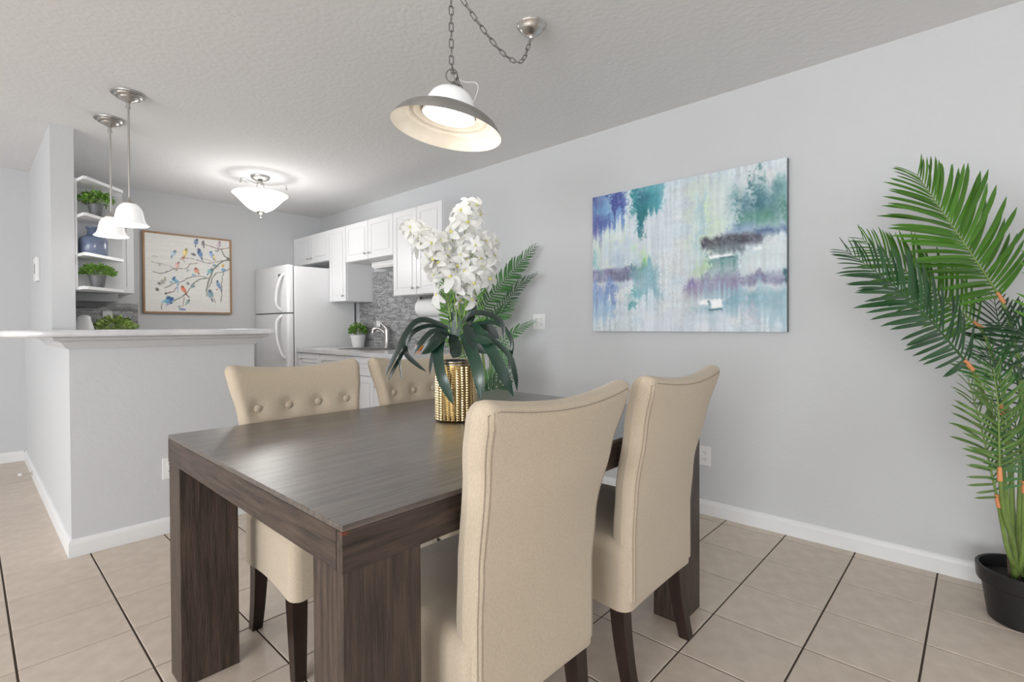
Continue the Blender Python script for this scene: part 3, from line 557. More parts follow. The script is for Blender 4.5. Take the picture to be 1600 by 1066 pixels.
def upper(ya, yb, za, zb, ndoor, label, kn):
    t = thing('upper_cabinet', (XC, (ya + yb) / 2, za), label, 'cabinet', 'white upper cabinets along the right wall'); ym = (ya + yb) / 2
    MB().box((0, ya - ym + .001, 0), (XW - .004 - XC, yb - ym - .001, zb - za)).build('body', 'cabinet_white', t)
    w_ = (yb - ya) / ndoor
    for k in range(ndoor):
        a = ya - ym + k * w_; door_x('door', 0, a, a + w_, 0, zb - za, t, (a + kn[k], .055))
    return t
upper(5.080, 5.925, 1.822, 2.142, 2, 'short white two-door cabinet above the refrigerator', (.385, .037))
upper(4.735, 5.078, 1.378, 2.142, 1, 'tall narrow white cabinet beside the refrigerator', (.04,))
upper(3.900, 4.733, 1.766, 2.142, 2, 'short white two-door cabinet above the sink', (.380, .037))
upper(3.205, 3.898, 1.392, 2.142, 2, 'white two-door upper cabinet behind the orchid blossoms', (.310, .037))
t = thing('undercabinet_light', (2.86, 4.22, 1.700), 'white box light under the cabinet above the sink', 'light'); MB().box((-.06, -.30, .012), (.09, .30, .064), .004).build('housing', 'plastic_white', t); MB().box((-.05, -.28, 0), (.08, .28, .012), .003).build('lens', 'paper', t)
# stacked-stone backsplash
def backsplash(name, label, org, du, nrm, L, segs, seed):
    """segs: list of (u0, u1, z0, z1)"""
    t = thing(name, org, label, 'backsplash'); rs = random.Random(seed); du = Vector(du); nv_ = Vector(nrm); mb = MB(); bk = MB()
    def bx(mb_, a, b_, za, zb, d0, d1):
        P = [du * x + nv_ * d + Vector((0, 0, z)) for x in (a, b_) for d in (d0, d1) for z in (za, zb)]
        lo = [min(p[i] for p in P) for i in range(3)]; hi = [max(p[i] for p in P) for i in range(3)]; mb_.box(lo, hi)
    for u0, u1, za, zb in segs:
        bx(bk, u0, u1, za, zb, .0, .012); z = za
        while z < zb - .004:
            h = rs.choice((.009, .012, .012, .016)); h = min(h, zb - z); u = u0 - rs.uniform(0, .04) * 0
            while u < u1 - .005:
                l = min(rs.uniform(.02, .11), u1 - u); bx(mb, u, u + l - .0012, z, z + h - .0012, .012, .012 + rs.uniform(.001, .009)); u += l
            z += h
    bk.build('mortar_bed', 'stone_backing', t); tag(mb.build('stone_strips', 'stone_strip', t), kind='stuff'); return t
backsplash('backsplash', 'grey stacked-stone backsplash behind the kitchen sink', (XW - .001, 3.21, 0), (0, 1, 0), (-1, 0, 0), 1.9, [(.0, .69, .914, 1.388), (.692, 1.522, .914, 1.690), (1.524, 1.80, .914, 1.374)], 3)
backsplash('backsplash', 'grey stacked-stone backsplash on the back wall left of the bird picture', (.51, YB - .001, 0), (1, 0, 0), (0, -1, 0), .62, [(0, .618, .914, 1.345)], 4)
# base cabinets and worktop
XB = 2.305
t = thing('base_cabinet', (XB, 4.14, 0), 'white base cabinet run under the sink worktop', 'cabinet')
MB().box((0, -.93, .09), (XW - .004 - XB, .93, .715)).box((0, -.93, .715), (.14, .93, .862)).box((.53, -.93, .715), (XW - .004 - XB, .93, .862)).build('body', 'cabinet_white', t); MB().box((.06, -.93, 0), (XW - .004 - XB, .93, .09)).build('toe_kick', 'hood_grey', t)
for k in range(4):
    a = -.93 + k * .465; d = door_x('drawer', 0, a, a + .465, .70, .86, t, (a + .36, .80)) ; door_x('door', 0, a, a + .465, .10, .70, t, (a + .41, .63))
SK = (2.46, 2.82, 4.00, 4.56)      # sink cut-out
mb = MB(); z0, z1 = .864, .900; xa, xb, ya, yb = 2.272, XW - .004, 3.195, 5.072
mb.box((xa, ya, z0), (SK[0], yb, z1)).box((SK[1], ya, z0), (xb, yb, z1)).box((SK[0], ya, z0), (SK[1], SK[2], z1)).box((SK[0], SK[3], z0), (SK[1], yb, z1))
tag(mb.build('kitchen_worktop', 'marble'), 'white marble worktop with sink cut-out beside the refrigerator', 'countertop')
t = thing('kitchen_sink', (2.64, 4.28, .72), 'steel drop-in sink in the kitchen worktop', 'sink'); sk = MB(); a, b_, c, d = -.178, .178, -.278, .278
sk.box((a, c, 0), (b_, d, .004)).box((a, c, .004), (a + .004, d, .179)).box((b_ - .004, c, .004), (b_, d, .179)).box((a, c, .004), (b_, c + .004, .179)).box((a, d - .004, .004), (b_, d, .179)); sk.build('basin', 'nickel', t)
rm = MB(); rm.box((a - .015, c - .015, .181), (a, d + .015, .186)).box((b_, c - .015, .181), (b_ + .015, d + .015, .186)).box((a, c - .015, .181), (b_, c, .186)).box((a, d, .181), (b_, d + .015, .186)); rm.build('rim', 'nickel', t)
t = thing('faucet', (2.885, 4.385, .900), 'brushed nickel single-lever kitchen faucet against the stone backsplash', 'faucet')
MB().lathe([(.001, 0), (.034, 0), (.034, .006), (.030, .012), (.028, .10), (.030, .17), (.026, .195), (.001, .20)], n=24, flip=True).build('body', 'nickel', t, 40)
MB().tube(bez([(0, 0, .12), (-.03, .035, .175), (-.06, .075, .198), (-.085, .105, .185), (-.092, .112, .150)], 16), [.018] * 10 + [.020] * 7, 12).build('spout', 'nickel', t, 60)
MB().tube([(0, 0, .19), (-.01, .045, .225), (-.025, .10, .268)], [.014, .010, .007], 10).build('lever', 'nickel', t, 60)
def bush(name, loc, potm, label, group, pr, ph, fr_, fh, leafm, n=190, ls=.020, seed=1):
    rs = random.Random(seed); t = thing(name, loc, label, 'potted plant', group)
    MB().lathe([(.0005, 0), (pr * .72, 0), (pr * .98, ph * .93), (pr, ph * .93), (pr, ph), (pr * .92, ph), (pr * .9, ph * .85), (.0005, ph * .85)], n=28, flip=True).build('pot', potm, t, 40)
    mb = MB(); c0 = Vector((0, 0, ph + fh * .30))
    for k in range(n):
        a = rs.uniform(0, 2 * math.pi); zc = rs.uniform(-.25, 1); rad = math.sqrt(max(0, 1 - zc * zc)) if zc > 0 else 1
        d = Vector((math.cos(a) * rad, math.sin(a) * rad, zc)); q = rs.uniform(.55, 1.05); p = c0 + Vector((d.x * fr_, d.y * fr_, d.z * fh * .65)) * q
        dn = (d + Vector((rs.uniform(-.7, .7), rs.uniform(-.7, .7), rs.uniform(-.3, .6)))).normalized(); sd = dn.cross(Vector((rs.uniform(-1, 1), rs.uniform(-1, 1), rs.uniform(-1, 1)))).normalized(); nn = sd.cross(dn); L = ls * rs.uniform(.7, 1.2)
        mb.add([p, p + dn * L * .5 + sd * L * .36 + nn * L * .1, p + dn * L, p + dn * L * .5 - sd * L * .36 + nn * L * .1], [(0, 1, 2, 3)])
    st = MB()
    for k in range(14):
        a = 2 * math.pi * k / 14; st.tube([(0, 0, ph * .8), Vector((math.cos(a) * fr_ * .6, math.sin(a) * fr_ * .6, ph + fh * (.3 + .5 * rs.random())))], .0012, 4)
    st.build('stems', 'stem_green', t); mb.build('foliage', leafm, t); return t
bush('potted_plant', (2.835, 4.85, .900), 'pot_white', 'small green bush in white pot on the worktop beside the faucet', 'small leafy potted plants', .080, .128, .088, .12, 'boxwood', 420, .026, 2)
t = thing('paper_towel_holder', (2.80, 3.53, 1.390), 'nickel paper towel bracket under the cabinet behind the orchid', 'holder')
MB().box((-.015, -.185, -.008), (.015, .185, 0)).build('rail', 'nickel', t); MB().tube([(0, -.18, -.109), (0, .18, -.109)], .006, 8).build('rod', 'nickel', t)
for s_ in (-.183, .183): MB().box((-.012, s_ - .003, -.125), (.012, s_ + .003, -.008)).build('arm', 'nickel', t)
t = thing('paper_towel_roll', (2.80, 3.53, 1.281), 'white paper towel roll hanging under the cabinet', 'paper towel'); mb = MB(); n = 36; vs = []; fs = []
for y, r in ((-.168, .021), (-.168, .078), (.168, .078), (.168, .021)):
    vs += [(r * math.cos(2 * math.pi * k / n), y, r * math.sin(2 * math.pi * k / n)) for k in range(n)]
for j in range(4): fs += [(j * n + k, j * n + (k + 1) % n, ((j + 1) % 4) * n + (k + 1) % n, ((j + 1) % 4) * n + k) for k in range(n)]
mb.add(vs, fs).build('roll', 'paper', t, 40); MB().box((.074, -.168, -.115), (.0765, .168, .005)).build('loose_sheet', 'paper', t)
for nm, p, r, m_, lab in [('orange', at(655, 541, X=2.72), .036, 'orange_skin', 'single orange on the worktop behind the orchid leaves'), ('lemon', at(668, 538, X=2.78), .030, 'lemon_skin', 'yellow-green lemon on the worktop behind the orchid leaves')]:
    p.z = .900 + r * (1 if nm == 'orange' else .9); t = thing(nm, (p.x, p.y, .9), lab, 'fruit')
    MB().sphere((0, 0, p.z - .9), r, 18, (1, 1 if nm == 'orange' else 1.25, .97 if nm == 'orange' else .9)).build('peel', m_, t, 80); MB().sphere((0, 0, p.z - .9 + r * .93), .004, 8).build('stem_end', 'stem_green', t)

# refrigerator
t = thing('refrigerator', (2.19, 5.50, 0), 'white top-freezer refrigerator in the kitchen corner', 'refrigerator')
hy = .418; MB().box((.072, -hy, .02), (.74, hy, 1.735), .006).build('body', 'fridge_white', t); MB().box((.058, -hy + .01, .06), (.072, hy - .01, 1.72)).build('gasket', 'gasket', t)
for nm, za, zb in (('freezer_door', 1.262, 1.742), ('fridge_door', .06, 1.250)):
    bm = bmesh.new(); bmesh.ops.create_cube(bm, size=1)
    for v in bm.verts: v.co = Vector((.029 + v.co.x * .058, v.co.y * 2 * hy, (za + zb) / 2 + v.co.z * (zb - za)))
    bmesh.ops.bevel(bm, geom=[e for e in bm.edges if abs(e.verts[0].co.z - e.verts[1].co.z) > .1 and e.verts[0].co.x < .03], offset=.03, segments=5, profile=.5, affect='EDGES')
    me = bpy.data.meshes.new(nm); bm.to_mesh(me); bm.free(); me.materials.append(MATS['fridge_white']); me.polygons.foreach_set('use_smooth', [True] * len(me.polygons)); me.set_sharp_from_angle(angle=math.radians(35)); d = place(nm, me, t)
    yh = -hy + .075; sg = 1 if nm == 'freezer_door' else -1; za_, zb_ = (1.285, 1.655) if sg > 0 else (.80, 1.235)
    e = (zb_, za_) if sg > 0 else (za_, zb_)
    MB().tube(bez([(.004, yh - .02, e[0]), (-.030, yh, e[0] + (e[1] - e[0]) * .10), (-.055, yh + .045, e[0] + (e[1] - e[0]) * .45), (-.052, yh + .06, e[0] + (e[1] - e[0]) * .85), (.004, yh + .06, e[1])], 22), .013, 10).build('handle', 'fridge_white', d, 60)
    if sg > 0: MB().box((-.002, -.268, 1.632), (.001, -.205, 1.658)).build('badge', 'badge', d)
MB().box((.02, hy - .10, 1.742), (.10, hy - .02, 1.758), .004).build('hinge_cap', 'fridge_white', t)
fe = MB()
for x in (.12, .68):
    for y in (-.35, .35): fe.tube([(x, y, 0), (x, y, .022)], .02, 10)
fe.build('feet', 'gasket', t)

# ------------------------------------------------------------------ kitchen: partition side
XI = XP + TP + .002
t = thing('corner_shelf', (XI, 4.29, 1.372), 'white open corner shelf unit with angled shelves at the end of the cabinets', 'shelf')
MB().box((0, 0.14, 0), (.012, .33, .745)).build('side_panel', 'cabinet_white', t); MB().box((.012, .318, 0), (.285, .33, .745)).build('back_panel', 'cabinet_white', t)
for z in (0.0, .222, .482, .722): MB().prism([(.0125, .13), (.03, .022), (.05, .022), (.285, .285), (.285, .3175), (.0125, .3175)], z, z + .020).build('shelf', 'cabinet_white', t)
bush('potted_plant', (XI + .122, 4.478, 1.372 + .502), 'pot_grey', 'leafy green plant in grey pot on the upper open shelf', 'small leafy potted plants', .050, .090, .088, .086, 'boxwood', 420, .024, 3)
bush('potted_plant', (XI + .122, 4.478, 1.372 + .020), 'pot_grey', 'leafy green plant in grey pot on the lowest open shelf', 'small leafy potted plants', .050, .084, .088, .074, 'boxwood', 420, .024, 4)
t = thing('blue_vase', (XI + .104, 4.500, 1.372 + .242), 'dark blue glazed bottle vase on the middle open shelf', 'vase')
MB().lathe([(.0005, 0), (.074, 0), (.079, .006), (.079, .105), (.072, .122), (.046, .136), (.034, .146), (.032, .180), (.040, .188), (.041, .198), (.030, .198), (.026, .150), (.0005, .150)], n=40, flip=True).build('body', 'vase_blue', t, 40)
t = thing('upper_cabinet', (XI, 5.12, 1.385), 'white cabinet block on the partition wall behind the open shelf', 'cabinet')
MB().box((0, -.495, 0), (.262, .46, .735)).build('body', 'cabinet_white', t)
for k in range(2): MB().box((.262, -.49 + k * .475, .003), (.282, -.02 + k * .475, .732), .004).build('door', 'cabinet_white', t)
t = thing('upper_cabinet', (.60, 5.625, 1.425), 'white cabinet on the back wall left of the bird picture', 'cabinet')
MB().box((-.09, 0, 0), (.445, YB - .004 - 5.625, .72)).build('body', 'cabinet_white', t); d = MB().box((.135, -.016, .003), (.440, -.001, .717), .003).build('door', 'cabinet_white', t)
fm = MB()
for a in ((.135, .003, .185, .717), (.39, .003, .44, .717), (.185, .003, .39, .053), (.185, .667, .39, .717)): fm.box((a[0], -.022, a[1]), (a[2], -.016, a[3]))
fm.build('door_frame', 'cabinet_white', d)
t = thing('range_hood', (XI + .15, 5.23, 1.270), 'grey range hood under the partition cabinets', 'range hood')
MB().prism([(-.15, -.30), (.16, -.30), (.19, .30), (-.15, .30)], .05, .112).build('body', 'hood_grey', t); MB().prism([(-.15, -.26), (.09, -.26), (.09, .26), (-.15, .26)], .012, .05).build('filter', 'gasket', t)
t = thing('base_cabinet', (XI, 5.18, 0), 'white base cabinet behind the bar along the partition', 'cabinet')
MB().box((0, -.75, .09), (.58, .75, .868)).build('body', 'cabinet_white', t); MB().box((0, -.75, 0), (.52, .75, .09)).build('toe_kick', 'hood_grey', t)
for k in range(3): MB().box((.58, -.745 + k * .5, .10), (.60, -.255 + k * .5, .865), .003).build('door', 'cabinet_white', t)
tag(MB().box((XI, 4.425, .870), (XI + .615, YB - .026, .908), .004).build('kitchen_worktop', 'marble'), 'marble worktop behind the bar, against the partition', 'countertop')
bush('potted_plant', (.845, 5.26, .908), 'pot_white', 'pale green leafy plant peeking over the bar countertop', 'small leafy potted plants', .075, .15, .135, .15, 'boxwood_light', 460, .034, 5)
t = thing('pitcher', (.588, 4.76, .908), 'white ceramic pitcher behind the bar countertop', 'pitcher')
MB().lathe([(.0005, 0), (.062, 0), (.072, .02), (.070, .10), (.058, .19), (.040, .262), (.036, .290), (.020, .300), (.0005, .302)], n=32, flip=True).build('body', 'pot_white', t, 50)
MB().tube(bez([(.05, -.01, .12), (.10, -.02, .150), (.128, -.03, .158), (.135, -.03, .10)], 12), .018, 10).build('handle', 'pot_white', t, 60)

# ------------------------------------------------------------------ orchid arrangement on the table
VC = Vector((1.232, 1.425, ZT))
t = thing('potted_orchid', VC, 'white artificial orchid with drooping dark leaves in a gold studded vase', 'potted plant')
prof = [(.0005, .001), (.066, .001), (.070, .006), (.073, .03), (.074, .12), (.071, .205), (.069, .218), (.066, .220), (.064, .214), (.060, .20), (.0005, .20)]
vase = MB().lathe(prof, n=48, flip=True).build('vase', 'gold_dark', t, 50)
st = MB(); NR = 26
for k in range(NR):
    a = 2 * math.pi * k / NR
    for j in range(22):
        z = .010 + j * .0089; r = .0735 if z < .13 else .0735 - (z - .13) * .035
        c = Vector((r * math.cos(a), r * math.sin(a), z)); n_ = Vector((math.cos(a), math.sin(a), 0)); s_ = Vector((-math.sin(a), math.cos(a), 0)); u_ = Vector((0, 0, 1))
        st.add([c - s_ * .0062 - u_ * .0040, c + s_ * .0062 - u_ * .0040, c + s_ * .0062 + u_ * .0040, c - s_ * .0062 + u_ * .0040, c + n_ * .0055], [(0, 1, 4), (1, 2, 4), (2, 3, 4), (3, 0, 4)])
tag(st.build('studs', 'gold', vase), kind='stuff')
for z in (.207, .217): MB().tube([(.0705 * math.cos(2 * math.pi * k / 40), .0705 * math.sin(2 * math.pi * k / 40), z) for k in range(40)], .0028, 6, closed=True).build('rim_band', 'nickel', vase, 60)
MB().lathe([(.0005, .222), (.030, .222), (.058, .212), (.062, .202), (.0005, .2005)], n=24).build('moss', 'moss', t, 60)
LV = [([(698, 514), (689, 530), (685, 556), (690, 588), (700, 612), (708, 632)], .030, .040, 0), ([(722, 522), (733, 540), (743, 565), (749, 592), (751, 624)], .036, .046, 0), ([(740, 505), (752, 524), (770, 552), (787, 586), (802, 620)], .034, .036, 0),
      ([(700, 512), (671, 501), (650, 503), (634, 523), (623, 546), (611, 569), (602, 588)], .022, .008, 1), ([(698, 514), (671, 509), (646, 519), (634, 539), (636, 555), (653, 571), (666, 581)], .018, .0, 1), ([(698, 516), (675, 519), (657, 537), (646, 553)], .020, .006, 1),
      ([(697, 522), (678, 538), (660, 554)], .034, .02, 0), ([(722, 506), (732, 493), (748, 489), (768, 493), (784, 505), (787, 529)], .020, .012, 1), ([(738, 510), (762, 503), (786, 511), (800, 535), (797, 562), (794, 584)], .012, -.02, 0),
      ([(735, 508), (766, 528), (795, 555), (805, 586), (808, 611)], .016, .0, 0), ([(726, 508), (741, 534), (760, 553)], .040, .01, 1), ([(738, 508), (762, 511), (780, 530)], .032, -.01, 1), ([(630, 548), (624, 560), (628, 594)], .007, .008, 1), ([(692, 526), (679, 548), (671, 586)], .018, .014, 1),
      ([(712, 532), (710, 500), (700, 495)], .036, -.012, 0), ([(732, 512), (738, 486), (741, 458)], .030, -.01, 1), ([(636, 540), (618, 572), (607, 594)], .012, .006, 1), ([(706, 524), (712, 546), (708, 560)], .042, .052, 1), ([(730, 520), (748, 530), (770, 536)], .026, .02, 0), ([(708, 526), (690, 520), (676, 530), (655, 556)], .016, .03, 1)]
for px_, wd, fwd, dk in LV:
    wd *= 1.0 if dk else 1.2
    n = 18; base = 1.862; P = []
    for i, (x, y) in enumerate(px_): u = i / (len(px_) - 1); P.append(at(x, y, D=base - .012 - (fwd + .045 * (1 if fwd > 0 else 0)) * min(1, u * 1.6)) - VC)
    Q = bez(P, n); wds = [wd * min(1, .45 + 2.2 * i / n) * (1 - max(0, (i / n - .6) / .4) ** 2.4) + .0012 for i in range(n + 1)]
    nr = [(-FW * .9 + Vector((0, 0, .35)) + RT * rr(-.25, .25)).normalized() for _ in range(1)][0]
    MB().ribbon(Q, wds, lambda i: nr, .22).build('leaf', 'strap_leaf_dark' if dk else 'strap_leaf', t, 60)
def flower_mesh(seed):
    rs = random.Random(seed); mb = MB()
    def petal(ang, L, W, cup, tw):
        d = Vector((math.cos(ang), math.sin(ang), 0)); s_ = Vector((-math.sin(ang), math.cos(ang), 0)); vs = []; fs = []; n = 5
        for i in range(n + 1):
            u = i / n; w_ = W * math.sin(math.pi * min(.97, u * .86 + .06)) ** .8
            for k in (-1, 0, 1): vs.append(d * (L * u) + s_ * (w_ * k * .5) + Vector((0, 0, cup * L * (u * .9 - u * u * 1.2) + .14 * w_ * abs(k) + tw * w_ * k)))
        for i in range(n):
            for k in (0, 1): fs.append((3 * i + k, 3 * i + k + 1, 3 * i + 4 + k, 3 * i + 3 + k))
        mb.add(vs, fs)
    a0 = rs.uniform(0, 6.3)
    for k in range(6): petal(a0 + 2 * math.pi * k / 6 + rs.uniform(-.15, .15), rs.uniform(.034, .046), rs.uniform(.017, .024), rs.uniform(.2, .9), rs.uniform(-.3, .3))
    mb.k = 0; petal(a0 + .6, .016, .014, 2.4, 0); mb.k = 1; mb.sphere((0, 0, .002), .0048, 8, (1, 1, 1.5)); return mb.mesh('flower', ['petal', 'flower_heart'], 60)
FLW = [flower_mesh(s_) for s_ in range(6)]
STM = [([(713, 550), (718, 470), (722, 400), (728, 350), (736, 318)], 20, .38, 0., 1.), ([(710, 552), (700, 470), (688, 425), (668, 385), (640, 352)], 18, .45, .03, 1.), ([(722, 552), (738, 480), (749, 430), (757, 398), (766, 372)], 15, .38, -.02, .9), ([(716, 552), (712, 480), (700, 430), (690, 395), (672, 370)], 14, .35, .05, 1.), ([(719, 552), (726, 490), (730, 450), (733, 420), (742, 380)], 13, .36, .03, .9)]
for si, (px_, nf, u0, fwd, sc_) in enumerate(STM):
    P = [at(x, y, D=1.862 - fwd * i / 4) - VC for i, (x, y) in enumerate(px_)]; Q = bez(P, 24); stem = MB().tube(Q, [.0032 - .0018 * i / 24 for i in range(25)], 6).build('stem', 'stem_green', t, 60)
    for k in range(nf):
        u = u0 + (1 - u0) * k / (nf - 1); i = min(23, int(u * 24)); p = Q[i]; a = k * 2.4 + si; dirc = (RT * math.cos(a) * 1.0 - FW * (.35 + .55 * math.sin(a)) + UP * (.25 + .3 * math.sin(a * 1.7))).normalized()
        q = p + dirc * rr(.022, .062) * (1.2 - .45 * u); o = place('flower', FLW[(k + si) % 6], stem, q); o.rotation_mode = 'QUATERNION'
        o.rotation_quaternion = (dirc + Vector((rr(-.3, .3), rr(-.3, .3), rr(-.3, .3)))).to_track_quat('Z', 'Y') @ Quaternion((0, 0, 1), rr(0, 6)); s_ = sc_ * rr(1.05, 1.4) * (.82 + .25 * math.sin(math.pi * u)); o.scale = (s_, s_, s_)

# ------------------------------------------------------------------ palms
def leaflet_mesh(m_):
    """unit-length blade along +X, drooping slightly towards -Z, folded at the midrib"""
    n = 7; mb = MB(); P = [Vector((i / n, 0, .02 * math.sin(math.pi * i / n) - .10 * (i / n) ** 2)) for i in range(n + 1)]
    W = [.062 * min(1, .4 + 3 * i / n) * (1 - max(0, (i / n - .68) / .32) ** 2.6) + .004 for i in range(n + 1)]
    return mb.ribbon(P, W, lambda i: Vector((0, 0, 1)), .35).mesh('leaflet', m_, 60)
LEAF = {k: leaflet_mesh(k) for k in ('palm_bright', 'palm_dark', 'palm_mid', 'palm_olive')}
def frond(parent, org, pts, m_, n, Lmax, facing, single, joint=True, curl=.25, width=1., t0=.0, ang=(72, 34), r0=.0045, stalkpts=None):
    """pts: world polyline of the leafy rachis, base to tip. facing: normal the blade shows"""
    Q = bez([Vector(p) - org for p in pts], 30); nn0 = Vector(facing).normalized()
    mb = MB().tube(Q, [r0 * (1 - .75 * i / 30) for i in range(31)], 6); o = mb
    items = []
    for k in range(n):
        u = t0 + (1 - t0) * (k + .5) / n; i = min(29, int(u * 30)); p = Q[i].lerp(Q[i + 1], u * 30 - i); tg = (Q[min(30, i + 1)] - Q[max(0, i - 1)]).normalized()
        nn = (nn0 - tg * nn0.dot(tg)).normalized(); sd = tg.cross(nn)
        for s_ in (-1, 1):
            a = math.radians(ang[0] + (ang[1] - ang[0]) * u + rr(-5, 5)); L = Lmax * (.62 + .55 * math.sin(math.pi * min(1, u * .8 + .12))) * (1 - .50 * max(0, u - .55) / .45) * rr(.9, 1.08)
            d = (tg * math.cos(a) + sd * s_ * math.sin(a) + nn * rr(-.05, .20)).normalized(); z = (nn + Vector((0, 0, curl * rr(.3, 1.6)))); z = (z - d * z.dot(d)).normalized(); y = z.cross(d)
            items.append(Matrix((d * L, y * L * width, z * L)).transposed().to_4x4()); items[-1].translation = p
    if single:
        fo = mb.build('frond', 'palm_stalk' if m_ != 'palm_dark' else 'palm_dark_rachis', parent, 60)
        for M in items: lo = place('leaflet', LEAF[m_], fo); lo.matrix_basis = M
    else:
        src = LEAF[m_]; V = [v.co.copy() for v in src.vertices]; Fq = [tuple(f_.vertices) for f_ in src.polygons]; mb.k = 1
        for M in items: mb.add([M @ v for v in V], Fq)
        fo = mb.build('frond', ['palm_dark_rachis', m_], parent, 60)
    if joint:
        d = (Q[1] - Q[0]).normalized(); MB().tube([Q[0] - d * .024, Q[0] + d * .022], [r0 * 1.7, r0 * 1.35], 8).build('bract', 'palm_joint', fo, 60)
    if stalkpts: MB().tube(bez([Vector(p) - org for p in stalkpts] + [Q[0]], 16), [r0 * (1.9 - .8 * i / 16) for i in range(17)], 8).build('stalk', 'palm_stalk', fo, 60)
    return fo
PC = Vector((2.675, -.125, 0))
t = thing('potted_palm', PC, 'tall artificial palm with feathery fronds in a black pot at right', 'potted plant')
MB().lathe([(.0005, 0), (.098, 0), (.104, .006), (.122, .135), (.134, .142), (.137, .150), (.140, .196), (.136, .200), (.128, .198), (.124, .150), (.0005, .150)], n=48, flip=True).build('pot', 'pot_black', t, 35)
MB().lathe([(.0005, .163), (.06, .160), (.125, .152), (.0005, .151)], n=28).build('soil', 'soil', t)
def pb(k): a = k * 2.1; return PC + Vector((.035 * math.cos(a), .035 * math.sin(a), .15))
V0 = -FW
FR = [  # px path of leafy part with depths, material, pairs, leaflet length, facing, individually built leaflets
    ([(1563, 465, 1.88), (1520, 400, 1.90), (1475, 335, 1.93), (1432, 272, 1.97)], 'palm_bright', 36, .235, V0 + UP * .25, True, [(1592, 830, 1.86), (1597, 620, 1.86), (1580, 510, 1.87)]),
    ([(1513, 570, 1.72), (1455, 502, 1.72), (1395, 445, 1.74), (1322, 392, 1.78)], 'palm_dark', 36, .175, V0 + UP * .45 + RT * .1, True, [(1578, 830, 1.82), (1560, 690, 1.78), (1530, 600, 1.74)]),
    ([(1528, 508, 1.98), (1470, 465, 2.0), (1410, 420, 2.02), (1346, 372, 2.05)], 'palm_bright', 32, .175, V0 + UP * .3, True, [(1586, 830, 1.90), (1575, 650, 1.92), (1545, 540, 1.96)]),
    ([(1559, 782, 1.70), (1545, 720, 1.69), (1530, 655, 1.69), (1512, 590, 1.70)], 'palm_olive', 18, .135, V0 + RT * .35 + UP * .1, True, [(1578, 870, 1.78), (1566, 820, 1.73)]),
    ([(1562, 740, 1.66), (1561, 690, 1.655), (1559, 630, 1.65), (1552, 575, 1.65)], 'palm_olive', 18, .125, V0 + RT * .1, True, [(1585, 860, 1.78), (1568, 800, 1.70)]),
    ([(1600, 640, 1.95), (1580, 560, 1.97), (1562, 510, 1.99), (1553, 465, 2.02)], 'palm_dark', 16, .15, V0, False, [(1594, 850, 1.9)]),
    ([(1640, 610, 1.78), (1600, 580, 1.80), (1560, 565, 1.78), (1520, 558, 1.76)], 'palm_dark', 16, .13, V0 * .5 + UP, False, [(1605, 850, 1.86), (1630, 700, 1.80)]),
    ([(1640, 565, 1.80), (1620, 542, 1.80), (1598, 520, 1.82), (1572, 505, 1.84)], 'palm_dark', 16, .15, V0 + UP * .4, False, [(1605, 850, 1.86), (1630, 700, 1.83)]),
    ([(1640, 520, 1.72), (1672, 430, 1.68), (1690, 350, 1.66), (1690, 270, 1.66)], 'palm_bright', 24, .17, V0, False, [(1610, 850, 1.9), (1640, 650, 1.92)]),
    ([(1630, 700, 1.70), (1660, 640, 1.58), (1690, 600, 1.48), (1720, 580, 1.40)], 'palm_mid', 20, .16, V0 + UP * .5, False, [(1610, 850, 1.85)]),
    ([(1600, 760, 1.72), (1598, 720, 1.70), (1590, 680, 1.69), (1582, 640, 1.68)], 'palm_mid', 14, .15, V0 + RT * .2, False, [(1598, 860, 1.80)]),
    ([(1565, 640, 1.86), (1557, 600, 1.86), (1550, 575, 1.86), (1540, 540, 1.88)], 'palm_mid', 12, .14, V0 + UP * .3, False, [(1588, 850, 1.88), (1578, 740, 1.87)])]
for k, (pp, m_, n, L, fc, sg, stp) in enumerate(FR):
    frond(t, PC, [at(x, y, D=d) for x, y, d in pp], m_, n, L, fc, sg, stalkpts=[pb(k)] + [at(x, y, D=d) for x, y, d in stp], width=1.0)
for k in range(3):
    a = 2.6 + k * 1.3; MB().ribbon(bez([Vector((.04 * math.cos(a), .04 * math.sin(a), .155)), Vector((.065 * math.cos(a), .065 * math.sin(a), .22)), Vector((.10 * math.cos(a), .10 * math.sin(a), .275))], 8), [.035, .036, .036, .034, .03, .024, .018, .010, .003], lambda i: Vector((math.cos(a), math.sin(a), .2)), .4).build('husk', 'husk', t, 60)
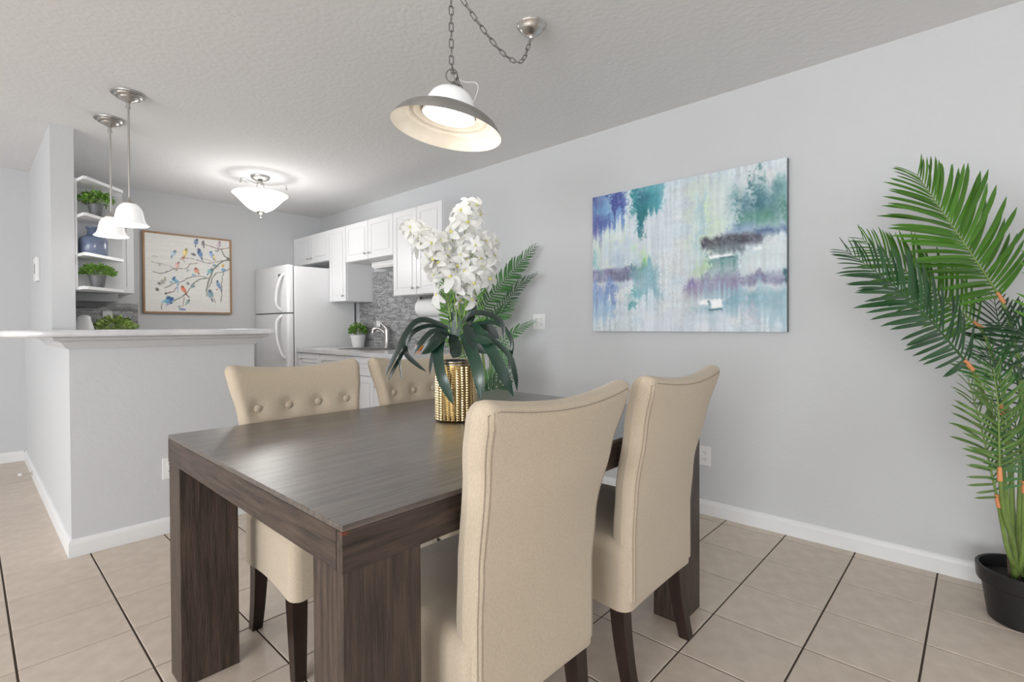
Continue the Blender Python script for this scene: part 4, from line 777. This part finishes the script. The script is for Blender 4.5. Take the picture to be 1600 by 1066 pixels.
# second, smaller palm behind the table, against the wall
PD = Vector((2.60, 2.62, 0))
t = thing('potted_palm', PD, 'green palm with feathery fronds behind the orchid, against the wall', 'potted plant')
MB().lathe([(.0005, 0), (.098, 0), (.104, .006), (.122, .135), (.134, .142), (.137, .150), (.140, .196), (.136, .200), (.128, .198), (.124, .150), (.0005, .150)], n=36, flip=True).build('pot', 'pot_black', t, 35)
MB().lathe([(.0005, .163), (.06, .160), (.125, .152), (.0005, .151)], n=24).build('soil', 'soil', t)
W2 = Vector((-1, -.15, .25)); wx = 2.86
F2 = [([(748, 492, 2.70), (775, 455, 2.78), (805, 420, 2.84), (836, 386, 2.88)], 'palm_mid', 30, .135, W2), ([(752, 520, 2.66), (785, 478, 2.76), (812, 447, 2.82), (838, 428, 2.85)], 'palm_dark', 28, .10, W2 + Vector((0, 0, .6))),
      ([(745, 540, 2.62), (762, 510, 2.68), (785, 490, 2.74), (806, 470, 2.78)], 'palm_mid', 24, .12, W2 + Vector((0, 0, .5))), ([(765, 560, 2.66), (788, 532, 2.72), (812, 514, 2.78), (838, 502, 2.82)], 'palm_mid', 24, .085, W2 + Vector((0, 0, .7))),
      ([(752, 610, 2.56), (770, 590, 2.58), (785, 565, 2.6), (795, 540, 2.62)], 'palm_mid', 22, .12, W2), ([(748, 640, 2.52), (765, 618, 2.52), (782, 600, 2.54), (800, 588, 2.56)], 'palm_dark', 20, .12, W2),
      ([(728, 560, 2.6), (712, 520, 2.58), (700, 470, 2.57), (694, 425, 2.57)], 'palm_bright', 26, .16, W2), ([(735, 540, 2.62), (738, 500, 2.62), (740, 450, 2.64), (738, 400, 2.66)], 'palm_bright', 26, .15, W2)]
for k, (pp, m_, n, L, fc) in enumerate(F2):
    a = k * 2.1; P = [at(x, y, X=d) for x, y, d in pp]
    frond(t, PD, P, m_, n, L * .85, fc, False, joint=False, r0=.004, width=1.9, stalkpts=[PD + Vector((.035 * math.cos(a), .035 * math.sin(a), .15)), PD.lerp(P[0], .5) + Vector((0, 0, .12))])
